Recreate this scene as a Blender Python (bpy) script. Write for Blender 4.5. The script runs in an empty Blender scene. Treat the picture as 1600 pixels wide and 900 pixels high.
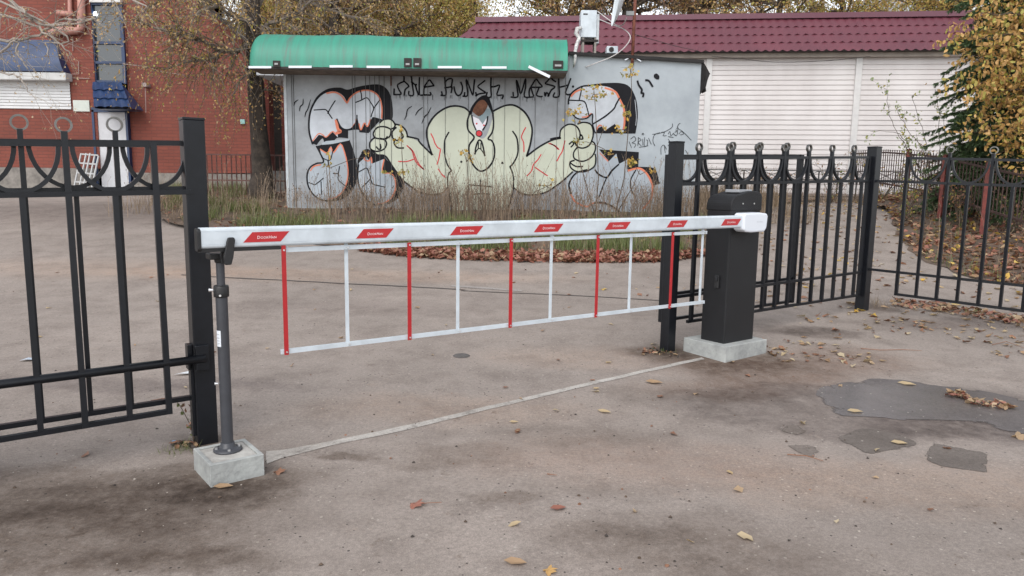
import bpy, math, random
import numpy as np
from mathutils import Vector, Matrix, noise
R=math.radians
scene=bpy.context.scene
COL=scene.collection
# ------------------------------------------------------------------ camera
F=1135.; PITCH=math.atan(159/F); ROLL=0.0146; HC=1.35
CAM=Vector((0,0,HC))
FW=Vector((0,math.cos(PITCH),-math.sin(PITCH)))
_r0=Vector((1,0,0)); _u0=_r0.cross(FW)
RT=_r0*math.cos(ROLL)+_u0*math.sin(ROLL)
UP=_u0*math.cos(ROLL)-_r0*math.sin(ROLL)
cd=bpy.data.cameras.new('camera'); cam=bpy.data.objects.new('camera',cd); COL.objects.link(cam)
M=Matrix((( RT.x,UP.x,-FW.x,0),(RT.y,UP.y,-FW.y,0),(RT.z,UP.z,-FW.z,HC),(0,0,0,1)))
cam.matrix_world=M
cd.sensor_width=36; cd.lens=36*F/1600; cd.clip_start=.05; cd.clip_end=1500
scene.camera=cam
scene.render.resolution_x=1024; scene.render.resolution_y=576
# ------------------------------------------------------------------ light (overcast afternoon)
SUN_EL,SUN_AZ=R(48),R(200)
w=bpy.data.worlds.new('World'); scene.world=w; w.use_nodes=True
nt=w.node_tree; nt.nodes.clear()
sky=nt.nodes.new('ShaderNodeTexSky'); sky.sky_type='NISHITA'; sky.sun_disc=False
sky.sun_elevation=SUN_EL; sky.sun_rotation=SUN_AZ; sky.air_density=1.0; sky.dust_density=1.2; sky.ozone_density=1.0
hs=nt.nodes.new('ShaderNodeHueSaturation'); hs.inputs['Saturation'].default_value=.22; hs.inputs['Value'].default_value=1.0
bg=nt.nodes.new('ShaderNodeBackground'); bg.inputs[1].default_value=0.15
wo=nt.nodes.new('ShaderNodeOutputWorld')
nt.links.new(sky.outputs[0],hs.inputs['Color']); nt.links.new(hs.outputs[0],bg.inputs[0]); nt.links.new(bg.outputs[0],wo.inputs[0])
sd=bpy.data.lights.new('sun','SUN'); sd.energy=0.6; sd.angle=R(40); sd.color=(1,.96,.9)
so=bpy.data.objects.new('sun',sd); COL.objects.link(so)
sdir=Vector((math.sin(SUN_AZ)*math.cos(SUN_EL),math.cos(SUN_AZ)*math.cos(SUN_EL),math.sin(SUN_EL)))
so.rotation_euler=sdir.to_track_quat('Z','Y').to_euler()
vs=scene.view_settings; vs.view_transform='Standard'; vs.look='None'; vs.exposure=1.05; vs.gamma=1; vs.use_curve_mapping=False
scene.cycles.max_bounces=5; scene.cycles.transparent_max_bounces=8

# ------------------------------------------------------------------ measuring helpers (photo point -> place in the yard)
def ray(x,y): return FW+RT*((x-800)/F)-UP*((y-450)/F)
def at(x,y,Y):
    d=ray(x,y); return CAM+d*(Y/d.y)
PROF=[(-60,0),(3.9,0),(5.7,.07),(7.4,.155),(9,.30),(10.5,.5),(12,.72),(13,.86),(15,1.02),(18,1.11),(24,1.17),(60,1.2),(900,1.2)]
def gz(Y): return float(np.interp(Y,[a for a,b in PROF],[b for a,b in PROF]))
def g(x,y):
    d=ray(x,y); t=.5
    while t<400:
        p=CAM+d*t
        if p.z<=gz(p.y): return p
        t+=.002*max(1,t*.25)
    return p
def on_line(x,y,P,D):
    """where the sight line meets the vertical plane through P along D: (distance along D, height)"""
    d=ray(x,y); n=Vector((D[1],-D[0]))
    t=((Vector(P[:2])-CAM.xy)@n)/(d.xy@n) if False else (Vector((P[0],P[1]))-CAM.xy).dot(n)/d.xy.dot(n)
    p=CAM+d*t
    return (p.xy-Vector((P[0],P[1]))).dot(Vector((D[0],D[1]))),p.z

# ------------------------------------------------------------------ mesh helpers
class MB:
    def __init__(s): s.v=[]; s.f=[]; s.m=[]
    def face(s,pts,mi=0):
        n=len(s.v); s.v+= [tuple(p) for p in pts]; s.f.append(tuple(range(n,n+len(pts)))); s.m.append(mi)
    def add(s,vs,fs,mi=0):
        n=len(s.v); s.v+=[tuple(p) for p in vs]; s.f+=[tuple(i+n for i in f) for f in fs]; s.m+=[mi]*len(fs)
    def box(s,x0,x1,y0,y1,z0,z1,T=None,mi=0):
        vs=[Vector(p) for p in ((x0,y0,z0),(x1,y0,z0),(x1,y1,z0),(x0,y1,z0),(x0,y0,z1),(x1,y0,z1),(x1,y1,z1),(x0,y1,z1))]
        if T is not None: vs=[T@p for p in vs]
        s.add(vs,[(0,3,2,1),(4,5,6,7),(0,1,5,4),(1,2,6,5),(2,3,7,6),(3,0,4,7)],mi)
    def bar(s,a,b,wd,hd=None,mi=0,up=(0,0,1)):
        """square bar from a to b"""
        a=Vector(a); b=Vector(b); hd=wd if hd is None else hd
        d=(b-a).normalized(); u=Vector(up)
        if abs(d.dot(u))>.95: u=Vector((FD.x,FD.y,0)) 
        x=d.cross(u).normalized(); y=x.cross(d).normalized()
        vs=[]
        for p in (a,b):
            for sx,sy in ((-1,-1),(1,-1),(1,1),(-1,1)): vs.append(p+x*sx*wd/2+y*sy*hd/2)
        s.add(vs,[(0,1,2,3),(7,6,5,4),(0,4,5,1),(1,5,6,2),(2,6,7,3),(3,7,4,0)],mi)
    def tube(s,pts,rs,n=8,mi=0,cap=True):
        pts=[Vector(p) for p in pts]
        if not isinstance(rs,(list,tuple)): rs=[rs]*len(pts)
        k=len(s.v); ref=None
        for i,p in enumerate(pts):
            d=(pts[min(i+1,len(pts)-1)]-pts[max(i-1,0)])
            d=d.normalized() if d.length>1e-9 else Vector((0,0,1))
            if ref is None: ref=Vector((1,0,0)) if abs(d.x)<.8 else Vector((0,1,0))
            x=d.cross(ref); x=x.normalized() if x.length>1e-6 else d.orthogonal().normalized()
            y=x.cross(d); ref=y*-1 if False else ref
            for j in range(n):
                a=2*math.pi*j/n; s.v.append(tuple(p+x*math.cos(a)*rs[i]+y*math.sin(a)*rs[i]))
        for i in range(len(pts)-1):
            for j in range(n):
                a=k+i*n+j; b=k+i*n+(j+1)%n; s.f.append((a,b,b+n,a+n)); s.m.append(mi)
        if cap:
            s.f.append(tuple(k+j for j in range(n))[::-1]); s.m.append(mi)
            s.f.append(tuple(k+(len(pts)-1)*n+j for j in range(n))); s.m.append(mi)
    def build(s,name,mats,parent=None,smooth=False,bevel=0):
        me=bpy.data.meshes.new(name); me.from_pydata(s.v,[],s.f)
        if not isinstance(mats,(list,tuple)): mats=[mats]
        for m in mats: me.materials.append(m)
        if len(mats)>1: me.polygons.foreach_set('material_index',s.m)
        if smooth: me.polygons.foreach_set('use_smooth',[True]*len(me.polygons))
        me.update()
        o=bpy.data.objects.new(name,me); COL.objects.link(o)
        if bevel:
            b=o.modifiers.new('bevel','BEVEL'); b.width=bevel; b.segments=2; b.limit_method='ANGLE'; b.angle_limit=R(40)
        if parent is not None:
            o.parent=parent; o.matrix_parent_inverse=Matrix.Translation(parent.location).inverted()
        return o
def tag(o,label=None,cat=None,group=None,kind=None):
    if label: o['label']=label
    if cat: o['category']=cat
    if group: o['group']=group
    if kind: o['kind']=kind
    return o
def thing(name,loc,label,cat,group=None):
    o=bpy.data.objects.new(name,None); COL.objects.link(o); o.location=loc; o.empty_display_size=.1
    return tag(o,label,cat,group)
def smooth_closed(pts,k=6):
    """catmull-rom through points; a point given as (x,y,1) is a sharp corner"""
    n=len(pts); out=[]
    for i in range(n):
        p0,p1,p2,p3=(pts[(i+j-1)%n] for j in range(4))
        out+=_seg(p0,p1,p2,p3,k)
    return out
def smooth_open(pts,k=6):
    out=[]; n=len(pts)
    for i in range(n-1):
        out+=_seg(pts[max(i-1,0)],pts[i],pts[i+1],pts[min(i+2,n-1)],k)
    out.append(tuple(pts[-1][:2])); return out
def _seg(p0,p1,p2,p3,k):
    if len(p1)>2: p0=p1
    if len(p2)>2: p3=p2
    if len(p1)>2 and len(p2)>2: return [tuple(p1[:2])]
    o=[]
    for i in range(k):
        t=i/k
        o.append(tuple(.5*((2*p1[c])+(-p0[c]+p2[c])*t+(2*p0[c]-5*p1[c]+4*p2[c]-p3[c])*t*t+(-p0[c]+3*p1[c]-3*p2[c]+p3[c])*t**3) for c in (0,1)))
    return o
# ------------------------------------------------------------------ materials
def mat(name,col,rough=.6,metal=0,var=.0,vscale=8,bump=0,bscale=40,col2=None,spec=.5,coords='Object',detail=6,trans=0,mix2=None):
    m=bpy.data.materials.new(name); m.use_nodes=True; n=m.node_tree.nodes; l=m.node_tree.links
    b=n['Principled BSDF']; b.inputs['Roughness'].default_value=rough; b.inputs['Metallic'].default_value=metal
    b.inputs['Specular IOR Level'].default_value=spec
    c=(*col,1); b.inputs['Base Color'].default_value=c
    if var or col2:
        tc=n.new('ShaderNodeTexCoord'); t=n.new('ShaderNodeTexNoise'); t.inputs['Scale'].default_value=vscale; t.inputs['Detail'].default_value=detail; t.inputs['Roughness'].default_value=.65
        l.new(tc.outputs[coords],t.inputs['Vector'])
        r=n.new('ShaderNodeValToRGB'); l.new(t.outputs[0],r.inputs[0])
        c2=col2 if col2 else tuple(x*(1-var) for x in col)
        r.color_ramp.elements[0].position=.35; r.color_ramp.elements[1].position=.65
        r.color_ramp.elements[0].color=(*c2,1); r.color_ramp.elements[1].color=(*[min(1,x*(1+var*.5)) for x in col],1)
        l.new(r.outputs[0],b.inputs['Base Color'])
    if bump:
        tc=n.new('ShaderNodeTexCoord'); t=n.new('ShaderNodeTexNoise'); t.inputs['Scale'].default_value=bscale; t.inputs['Detail'].default_value=4
        l.new(tc.outputs[coords],t.inputs['Vector']); bp=n.new('ShaderNodeBump'); bp.inputs['Strength'].default_value=bump; bp.inputs['Distance'].default_value=.01
        l.new(t.outputs[0],bp.inputs['Height']); l.new(bp.outputs[0],b.inputs['Normal'])
    return m
def leafmat(name,a,b_,rough=.55,sc=3.0,trans=.25):
    m=bpy.data.materials.new(name); m.use_nodes=True; n=m.node_tree.nodes; l=m.node_tree.links
    b=n['Principled BSDF']; b.inputs['Roughness'].default_value=rough
    gi=n.new('ShaderNodeNewGeometry'); r=n.new('ShaderNodeValToRGB')
    r.color_ramp.elements[0].color=(*a,1); r.color_ramp.elements[1].color=(*b_,1)
    l.new(gi.outputs['Random Per Island'],r.inputs[0]); l.new(r.outputs[0],b.inputs['Base Color'])
    if trans:
        tr=n.new('ShaderNodeBsdfTranslucent'); mx=n.new('ShaderNodeMixShader'); mx.inputs[0].default_value=trans
        l.new(r.outputs[0],tr.inputs[0]); l.new(b.outputs[0],mx.inputs[1]); l.new(tr.outputs[0],mx.inputs[2]); l.new(mx.outputs[0],n['Material Output'].inputs[0])
    return m
FD=Vector((math.sin(R(54.65)),math.cos(R(54.65)))); FN=Vector((FD.y,-FD.x)); P1=Vector((-1.593,3.66))
def fp(t,off=0,z=0):
    q=P1+FD*t+FN*off; return Vector((q.x,q.y,z))
# ------------------------------------------------------------------ ground material: worn asphalt with stains, sand, damp and painted contact shade
def asphalt_mat(name,blobs=(),tint=(.262,.222,.195)):
    m=bpy.data.materials.new(name); m.use_nodes=True; n=m.node_tree.nodes; l=m.node_tree.links
    b=n['Principled BSDF']
    tc=n.new('ShaderNodeTexCoord')
    def noi(s,d=6,r=.6,dist=0):
        t=n.new('ShaderNodeTexNoise'); t.inputs['Scale'].default_value=s; t.inputs['Detail'].default_value=d; t.inputs['Roughness'].default_value=r; t.inputs['Distortion'].default_value=dist
        l.new(tc.outputs['Object'],t.inputs['Vector']); return t
    def ramp(src,p0,p1,c0=(0,0,0),c1=(1,1,1)):
        r=n.new('ShaderNodeValToRGB'); l.new(src,r.inputs[0]); e=r.color_ramp.elements
        e[0].position=p0; e[1].position=p1; e[0].color=(*c0,1); e[1].color=(*c1,1); return r.outputs[0]
    def mix(f,a,c,mode='MIX',fv=None):
        x=n.new('ShaderNodeMix'); x.data_type='RGBA'; x.blend_type=mode
        if f is not None: l.new(f,x.inputs[0])
        else: x.inputs[0].default_value=fv
        for s,i in ((a,6),(c,7)):
            if isinstance(s,tuple): x.inputs[i].default_value=(*s,1)
            else: l.new(s,x.inputs[i])
        return x.outputs[2]
    def mth(op,a,bv):
        x=n.new('ShaderNodeMath'); x.operation=op; x.use_clamp=False
        for s,i in ((a,0),(bv,1)):
            if isinstance(s,(int,float)): x.inputs[i].default_value=s
            else: l.new(s,x.inputs[i])
        return x.outputs[0]
    big=noi(.55,5,.55,.3); mid=noi(3.2,6,.65); fine=noi(55,3,.7); gr=noi(230,2,.6)
    base=mix(ramp(big.outputs[0],.36,.64),tuple(x*.88 for x in tint),tuple(x*1.1 for x in tint))
    base=mix(ramp(mid.outputs[0],.3,.72),base,(tint[0]*1.12,tint[1]*1.1,tint[2]*1.07),fv=None) if False else mix(ramp(mid.outputs[0],.45,.8),base,(tint[0]*.66,tint[1]*.64,tint[2]*.63))
    base=mix(None,base,ramp(fine.outputs[0],.3,.7,(.35,.35,.35),(.68,.68,.68)),'OVERLAY',.55)
    base=mix(None,base,ramp(gr.outputs[0],.35,.65,(.3,.3,.3),(.7,.7,.7)),'OVERLAY',.45)
    sp1=noi(7.5,7,.78); base=mix(ramp(sp1.outputs[0],.60,.70),base,mix(None,base,(.60,.55,.50),'MULTIPLY',1.0))
    sp2=noi(4.2,8,.8,.4); base=mix(ramp(sp2.outputs[0],.60,.68),base,mix(None,base,(1.12,1.08,1.04),'MULTIPLY',1.0))
    # small light stones and dark crumbs set in the surface
    vo=n.new('ShaderNodeTexVoronoi'); vo.inputs['Scale'].default_value=38; l.new(tc.outputs['Object'],vo.inputs['Vector'])
    cr=n.new('ShaderNodeSeparateColor'); l.new(vo.outputs['Color'],cr.inputs[0])
    st=mth('MULTIPLY',mth('LESS_THAN',vo.outputs['Distance'],.22),mth('GREATER_THAN',cr.outputs[0],.93))
    base=mix(st,base,(.36,.32,.28))
    dk=mth('MULTIPLY',mth('LESS_THAN',vo.outputs['Distance'],.2),mth('LESS_THAN',cr.outputs[1],.06))
    base=mix(dk,base,(.06,.05,.045))
    rough=ramp(mid.outputs[0],.3,.7,(.75,)*3,(.92,)*3)
    if blobs:
        wn=noi(2.2,7,.68); wf=noi(11,6,.75)
        sub=n.new('ShaderNodeVectorMath'); sub.operation='SUBTRACT'; l.new(wn.outputs['Color'],sub.inputs[0]); sub.inputs[1].default_value=(.5,.5,.5)
        sc=n.new('ShaderNodeVectorMath'); sc.operation='SCALE'; l.new(sub.outputs[0],sc.inputs[0]); sc.inputs['Scale'].default_value=.55
        ad=n.new('ShaderNodeVectorMath'); ad.operation='ADD'; l.new(tc.outputs['Object'],ad.inputs[0]); l.new(sc.outputs[0],ad.inputs[1])
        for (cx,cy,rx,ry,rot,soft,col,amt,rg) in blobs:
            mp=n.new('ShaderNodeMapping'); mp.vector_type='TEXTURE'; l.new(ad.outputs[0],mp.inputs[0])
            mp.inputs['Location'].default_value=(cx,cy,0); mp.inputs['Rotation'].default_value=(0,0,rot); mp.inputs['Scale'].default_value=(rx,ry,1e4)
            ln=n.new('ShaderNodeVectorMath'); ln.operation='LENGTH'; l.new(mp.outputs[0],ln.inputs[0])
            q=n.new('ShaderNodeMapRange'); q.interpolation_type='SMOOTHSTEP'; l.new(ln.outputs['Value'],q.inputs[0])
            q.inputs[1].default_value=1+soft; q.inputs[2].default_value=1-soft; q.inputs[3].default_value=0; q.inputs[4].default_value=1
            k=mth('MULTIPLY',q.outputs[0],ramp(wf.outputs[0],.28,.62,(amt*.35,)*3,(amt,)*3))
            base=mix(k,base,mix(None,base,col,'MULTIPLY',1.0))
            if rg is not None: rough=mix(k,rough,(rg,rg,rg))
    l.new(base,b.inputs['Base Color']); l.new(rough,b.inputs['Roughness'])
    b.inputs['Specular IOR Level'].default_value=.35
    hh=mth('ADD',mth('MULTIPLY',fine.outputs[0],.5),mth('ADD',mth('MULTIPLY',gr.outputs[0],.35),mth('MULTIPLY',mid.outputs[0],1.2)))
    bp=n.new('ShaderNodeBump'); bp.inputs['Strength'].default_value=.5; bp.inputs['Distance'].default_value=.006
    l.new(hh,bp.inputs['Height']); l.new(bp.outputs[0],b.inputs['Normal'])
    return m
def blob(px,py,wx,wy,soft,col,amt,rg=None,rot=0):
    p=g(px,py); return (p.x,p.y,wx,wy,rot,soft,col,amt,rg)
DK=(.50,.45,.41); SHADE=(.42,.37,.33); BR=(.62,.48,.40); GY=(.55,.55,.56); SAND=(1.25,1.1,.98)  # one tint paints contact shade into the asphalt round block and post feet
BLOBS=[blob(350,758,.36,.26,.4,SHADE,1),blob(1130,562,.52,.38,.35,SHADE,1),blob(322,692,.18,.16,.5,SHADE,1),blob(1030,550,.28,.20,.5,SHADE,1),blob(1368,482,.25,.2,.5,SHADE,1),blob(60,850,.80,.34,.4,DK,1),blob(210,790,.65,.25,.4,DK,.95),blob(90,745,.5,.14,.4,DK,.8),blob(270,880,.35,.1,.5,DK,.8),blob(660,725,.22,.09,.5,DK,.6),blob(540,715,.16,.06,.5,DK,.9),blob(800,780,.14,.07,.5,DK,.7),blob(40,780,.5,.2,.5,DK,.7),blob(330,770,.3,.13,.5,DK,.8),
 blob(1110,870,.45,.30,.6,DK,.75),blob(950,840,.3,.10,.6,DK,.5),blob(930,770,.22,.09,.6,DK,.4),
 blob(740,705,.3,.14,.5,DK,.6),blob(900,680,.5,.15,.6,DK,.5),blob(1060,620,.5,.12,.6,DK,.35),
 blob(1200,582,.6,.38,.5,BR,.8),blob(1330,560,.5,.35,.5,BR,.7),blob(1120,610,.5,.2,.6,BR,.6),
 blob(1380,640,1.35,.52,.18,(.60,.58,.58),1.0,.45),blob(1560,665,.8,.35,.2,(.55,.52,.52),1.0,.5),blob(1290,520,.35,.2,.35,(.5,.47,.46),.9),blob(1240,515,.35,.18,.4,(.5,.47,.46),.7),
 blob(1480,505,.8,.25,.35,(.58,.54,.53),.8),blob(200,600,1.1,.16,.4,(.6,.58,.6),.8),blob(560,480,1.2,.3,.6,(.8,.78,.78),.8),
 blob(880,385,3.0,.5,.5,(.8,.76,.74),.6),blob(200,330,2.5,1.2,.5,(.62,.58,.57),.8),blob(520,430,2.6,.35,.5,SAND,.7),blob(150,420,2.0,.5,.6,SAND,.5),
 blob(700,640,.8,.25,.6,SAND,.5),blob(960,560,.9,.3,.6,SAND,.5),blob(1450,760,.9,.3,.5,SAND,.6),blob(1000,720,.8,.3,.6,(1.12,.98,.9),.7)]
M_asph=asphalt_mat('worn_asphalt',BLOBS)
M_black=mat('black_enamel',(.012,.013,.016),.32,var=.3,vscale=20,bump=.15,bscale=60)
M_fence=mat('black_fence_paint',(.007,.008,.011),.36,spec=.35,var=.25,vscale=14,bump=.05,bscale=150)
M_bplast=mat('black_plastic',(.012,.012,.013),.45,bump=.1,bscale=120)
M_cab=mat('black_powder_coat',(.009,.009,.0105),.5,spec=.35,var=.2,vscale=6,bump=.35,bscale=260)
M_white=mat('white_powder_coat',(.55,.60,.64),.38,var=.14,vscale=7)
M_wplast=mat('white_plastic',(.66,.69,.74),.3)
M_red=mat('red_paint',(.40,.014,.018),.42,var=.12,vscale=20)
M_redst=mat('red_reflective_film',(.43,.018,.022),.4,var=.06,vscale=10)
M_txt=mat('white_print',(.82,.72,.72),.5)
M_greytxt=mat('grey_print',(.45,.47,.5),.5)
M_steel=mat('bare_steel',(.17,.165,.155),.38,metal=1,var=.2,vscale=30)
M_zinc=mat('zinc_bolt',(.75,.75,.75),.35,metal=.9)
M_tube=mat('dark_grey_tube',(.045,.047,.055),.42,var=.15,vscale=12,bump=.1)
M_conc=mat('grey_concrete',(.36,.37,.355),.85,var=.22,vscale=7,bump=.5,bscale=45,col2=(.25,.255,.25))
M_concl=mat('pale_cement',(.44,.43,.40),.9,var=.25,vscale=9,bump=.4,bscale=60,col2=(.27,.25,.23))
M_patch=asphalt_mat('dark_asphalt_patch',(),(.135,.114,.10))
M_patch2=asphalt_mat('grey_asphalt_patch',(),(.165,.138,.12))
M_soil=mat('brown_soil',(.12,.082,.058),.95,var=.4,vscale=4,bump=.8,bscale=25,col2=(.06,.042,.03))
# ------------------------------------------------------------------ ground sheet
mb=MB()
ys=list(np.arange(-6,1,1.0))+list(np.arange(1,9,.16))+list(np.arange(9,20,.3))+list(np.arange(20,60,4))+[60,100,180,300,500,900]
xs=[-700,-300,-120,-60,-30]+list(np.arange(-18,18.1,.45))+[30,60,120,300,700]
def gh(x,y):
    z=gz(y)
    k=1 if y<12 else 0.6
    return z+.012*k*noise.noise(Vector((x*.55,y*.55,0)))
for y in ys:
    for x in xs: mb.v.append((x,y,gh(x,y) if abs(x)<18 and y<20 else gz(y)))
nx=len(xs)
for j in range(len(ys)-1):
    for i in range(nx-1):
        a=j*nx+i; mb.f.append((a,a+1,a+1+nx,a+nx)); mb.m.append(0)
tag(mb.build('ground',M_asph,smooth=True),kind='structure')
def sheet(pts2,lift,name,m,k=None,seed=1,rag=.02,kind='structure',sub=.12,mound=None,cell=.16):
    """irregular flat patch lying on the ground: polygon in yard metres, gridded so that it follows the slope"""
    P=[Vector((p[0],p[1])) for p in pts2]
    # densify and roughen the outline
    out=[]
    for i in range(len(P)):
        a,b=P[i],P[(i+1)%len(P)]; n=max(1,int((b-a).length/sub))
        for j in range(n):
            p=a.lerp(b,j/n); q=noise.noise_vector(Vector((p.x*5,p.y*5,seed)))
            out.append(Vector((p.x+q.x*rag,p.y+q.y*rag)))
    import bmesh
    bm=bmesh.new(); vs=[bm.verts.new((p.x,p.y,0)) for p in out]; f=bm.faces.new(vs)
    bmesh.ops.triangulate(bm,faces=[f])
    x0=min(p.x for p in out);x1=max(p.x for p in out);y0=min(p.y for p in out);y1=max(p.y for p in out)
    st=max(cell,(y1-y0)/40,(x1-x0)/60)
    for ax,a0,a1 in ((0,x0,x1),(1,y0,y1)):
        c=a0+st
        while c<a1:
            no=(1,0,0) if ax==0 else (0,1,0); co=(c,0,0) if ax==0 else (0,c,0)
            bmesh.ops.bisect_plane(bm,geom=bm.verts[:]+bm.edges[:]+bm.faces[:],plane_co=co,plane_no=no); c+=st
    for v in bm.verts:
        v.co.z=max(interp_ground(v.co.x,v.co.y),-1)+lift+(mound(v.co.x,v.co.y) if mound else 0)
    bmesh.ops.recalc_face_normals(bm,faces=bm.faces[:])
    bm.verts.index_update(); ed=[0.0 if v.is_boundary else 1.0 for v in bm.verts]
    me=bpy.data.meshes.new(name); bm.to_mesh(me); bm.free(); me.materials.append(m)
    at_=me.attributes.new('inside','FLOAT','POINT'); at_.data.foreach_set('value',ed)
    if me.polygons[0].normal.z<0: me.flip_normals()
    me.polygons.foreach_set('use_smooth',[True]*len(me.polygons))
    o=bpy.data.objects.new(name,me); COL.objects.link(o); tag(o,kind=kind); return o
_xs=np.array(xs); _ys=np.array(ys)
def interp_ground(x,y):
    i=int(np.clip(np.searchsorted(_xs,x)-1,0,len(xs)-2)); j=int(np.clip(np.searchsorted(_ys,y)-1,0,len(ys)-2))
    a=(x-xs[i])/(xs[i+1]-xs[i]); b=(y-ys[j])/(ys[j+1]-ys[j])
    z=lambda i,j: mb_ground[j*nx+i][2]
    return (z(i,j)*(1-a)+z(i+1,j)*a)*(1-b)+(z(i,j+1)*(1-a)+z(i+1,j+1)*a)*b
mb_ground=list(mb.v)
def gpts(pts,ox=0,oy=0,s=1):
    return [g(ox+x/s,oy+y/s).xy for x,y in pts]
# dark patches, puddle, cement strip
Z4=lambda pts:gpts(pts,1000,480,2.143)
sheet(Z4(smooth_closed([(655,440),(700,418),(760,411),(850,425),(925,457),(870,475),(780,494),(720,475)],4)),.0025,'asphalt_patch',M_patch,seed=2,rag=.03,sub=.05,cell=.08)
sheet(Z4([(945,525),(975,460),(1170,490),(1160,555)]),.0025,'asphalt_patch',M_patch,seed=3,rag=.022,sub=.05,cell=.08)
sheet(Z4([(490,460),(560,458),(612,475),(590,505),(530,500)]),.0025,'asphalt_patch',M_patch2,seed=4,rag=.035,sub=.05,cell=.08)
sheet(Z4([(465,405),(530,388),(582,430),(500,432)]),.0025,'asphalt_patch',M_patch2,seed=5,rag=.04,sub=.05,cell=.08)
def fade(m,K,nscale=9,namp=.9,base=0.0):
    """let the patch thin out towards its rim in an irregular way"""
    n=m.node_tree.nodes; l=m.node_tree.links; b=n['Principled BSDF']
    a=n.new('ShaderNodeAttribute'); a.attribute_name='inside'
    tc=n.new('ShaderNodeTexCoord'); t=n.new('ShaderNodeTexNoise'); t.inputs['Scale'].default_value=nscale; t.inputs['Detail'].default_value=8; t.inputs['Roughness'].default_value=.75; l.new(tc.outputs['Object'],t.inputs['Vector'])
    x=n.new('ShaderNodeMath'); x.operation='MULTIPLY_ADD'; l.new(a.outputs['Fac'],x.inputs[0]); x.inputs[1].default_value=K; x.inputs[2].default_value=base
    y=n.new('ShaderNodeMath'); y.operation='MULTIPLY_ADD'; l.new(t.outputs[0],y.inputs[0]); y.inputs[1].default_value=namp*2; l.new(x.outputs[0],y.inputs[2])
    z=n.new('ShaderNodeMapRange'); z.interpolation_type='SMOOTHSTEP'; l.new(y.outputs[0],z.inputs[0]); z.inputs[1].default_value=namp*1.4; z.inputs[2].default_value=namp*1.4+.45
    l.new(z.outputs[0],b.inputs['Alpha']); return m
fade(M_patch,1.5,14,.35); fade(M_patch2,1.2,12,.35)
def wet_mat():
    m=asphalt_mat('damp_asphalt',(),(.112,.099,.096)); n=m.node_tree.nodes; l=m.node_tree.links; b=n['Principled BSDF']
    c=g(1352,626); tc=n.new('ShaderNodeTexCoord'); t=n.new('ShaderNodeTexNoise'); t.inputs['Scale'].default_value=1.6; t.inputs['Detail'].default_value=6; t.inputs['Roughness'].default_value=.6
    l.new(tc.outputs['Object'],t.inputs['Vector']); sb=n.new('ShaderNodeVectorMath'); sb.operation='MULTIPLY_ADD'; l.new(t.outputs['Color'],sb.inputs[0]); sb.inputs[1].default_value=(.9,.9,0); sb.inputs[2].default_value=(-.45,-.45,0)
    ad=n.new('ShaderNodeVectorMath'); ad.operation='ADD'; l.new(tc.outputs['Object'],ad.inputs[0]); l.new(sb.outputs[0],ad.inputs[1])
    mp=n.new('ShaderNodeMapping'); mp.vector_type='TEXTURE'; l.new(ad.outputs[0],mp.inputs[0]); mp.inputs['Location'].default_value=(c.x,c.y,0); mp.inputs['Scale'].default_value=(.85,.42,1e4)
    ln=n.new('ShaderNodeVectorMath'); ln.operation='LENGTH'; l.new(mp.outputs[0],ln.inputs[0])
    q=n.new('ShaderNodeMapRange'); q.interpolation_type='SMOOTHSTEP'; l.new(ln.outputs['Value'],q.inputs[0]); q.inputs[1].default_value=1.5; q.inputs[2].default_value=.6; q.inputs[3].default_value=0; q.inputs[4].default_value=1
    fade(m,1.4,7,.35)
    l.new(q.outputs[0],b.inputs['Coat Weight']); b.inputs['Coat Roughness'].default_value=.26; b.inputs['Coat IOR'].default_value=1.85
    return m
M_wet=wet_mat()
pud=smooth_closed([(598,318),(612,275),(650,258),(700,247),(800,243),(900,246),(1000,262),(1130,285),(1290,312),(1420,335),(1420,455),(1290,430),(1200,414),(1130,395),(1000,384),(900,387),(800,380),(700,372),(640,358)],5)
sheet(Z4(pud),.0025,'puddle',M_wet,seed=7,rag=.06,sub=.05,cell=.20)
top=[(415,706),(440,704),(520,690),(620,669),(760,635.5),(900,603),(1095,559)]
bot=[(1100,562),(900,608),(760,641),(620,676),(520,697),(440,717),(416,726)]
def cement_mat():
    m=asphalt_mat('cement_strip',(),(.42,.39,.355)); n=m.node_tree.nodes; l=m.node_tree.links
    b=n['Principled BSDF']; src=b.inputs['Base Color'].links[0].from_socket
    tc=n.new('ShaderNodeTexCoord'); t=n.new('ShaderNodeTexNoise'); t.inputs['Scale'].default_value=5.5; t.inputs['Detail'].default_value=8; t.inputs['Roughness'].default_value=.75; l.new(tc.outputs['Object'],t.inputs['Vector'])
    r=n.new('ShaderNodeValToRGB'); l.new(t.outputs[0],r.inputs[0]); r.color_ramp.elements[0].position=.50; r.color_ramp.elements[1].position=.60
    fade(m,0,7,.5,base=.60)
    return m
sheet(gpts(top+bot),0.003,'cement_strip',cement_mat(),seed=9,rag=.009,sub=.05)
# ------------------------------------------------------------------ posts and fences
def post(t,off,side,h,label,name='fence_post',base=None):
    p=fp(t,off); z0=gz(p.y)
    T=Matrix.Translation((p.x,p.y,z0))@Matrix.Rotation(-R(54.65),4,'Z')  # local x along -?, square anyway
    root=thing(name,(p.x,p.y,z0),label,'fence post','square black steel posts of the yard fence')
    m=MB(); m.box(-side/2,side/2,-side/2,side/2,-.15,h-.012,T); m.build('shaft',M_fence,root,bevel=.004)
    m=MB(); m.box(-side/2-.002,side/2+.002,-side/2-.002,side/2+.002,h-.0119,h,T); m.build('cap',M_fence,root,bevel=.002)
    return root,T
r1,T1=post(0,0,.100,1.66,'tall square black gate post behind the narrow round support pole, fences on its left')
m=MB(); m.box(.0505,.075,-.045,.02,.40,.53,T1); m.box(-.03,.03,-.075,-.0505,.40,.53,T1); m.build('hinge_bracket',M_fence,r1,bevel=.003)
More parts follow.
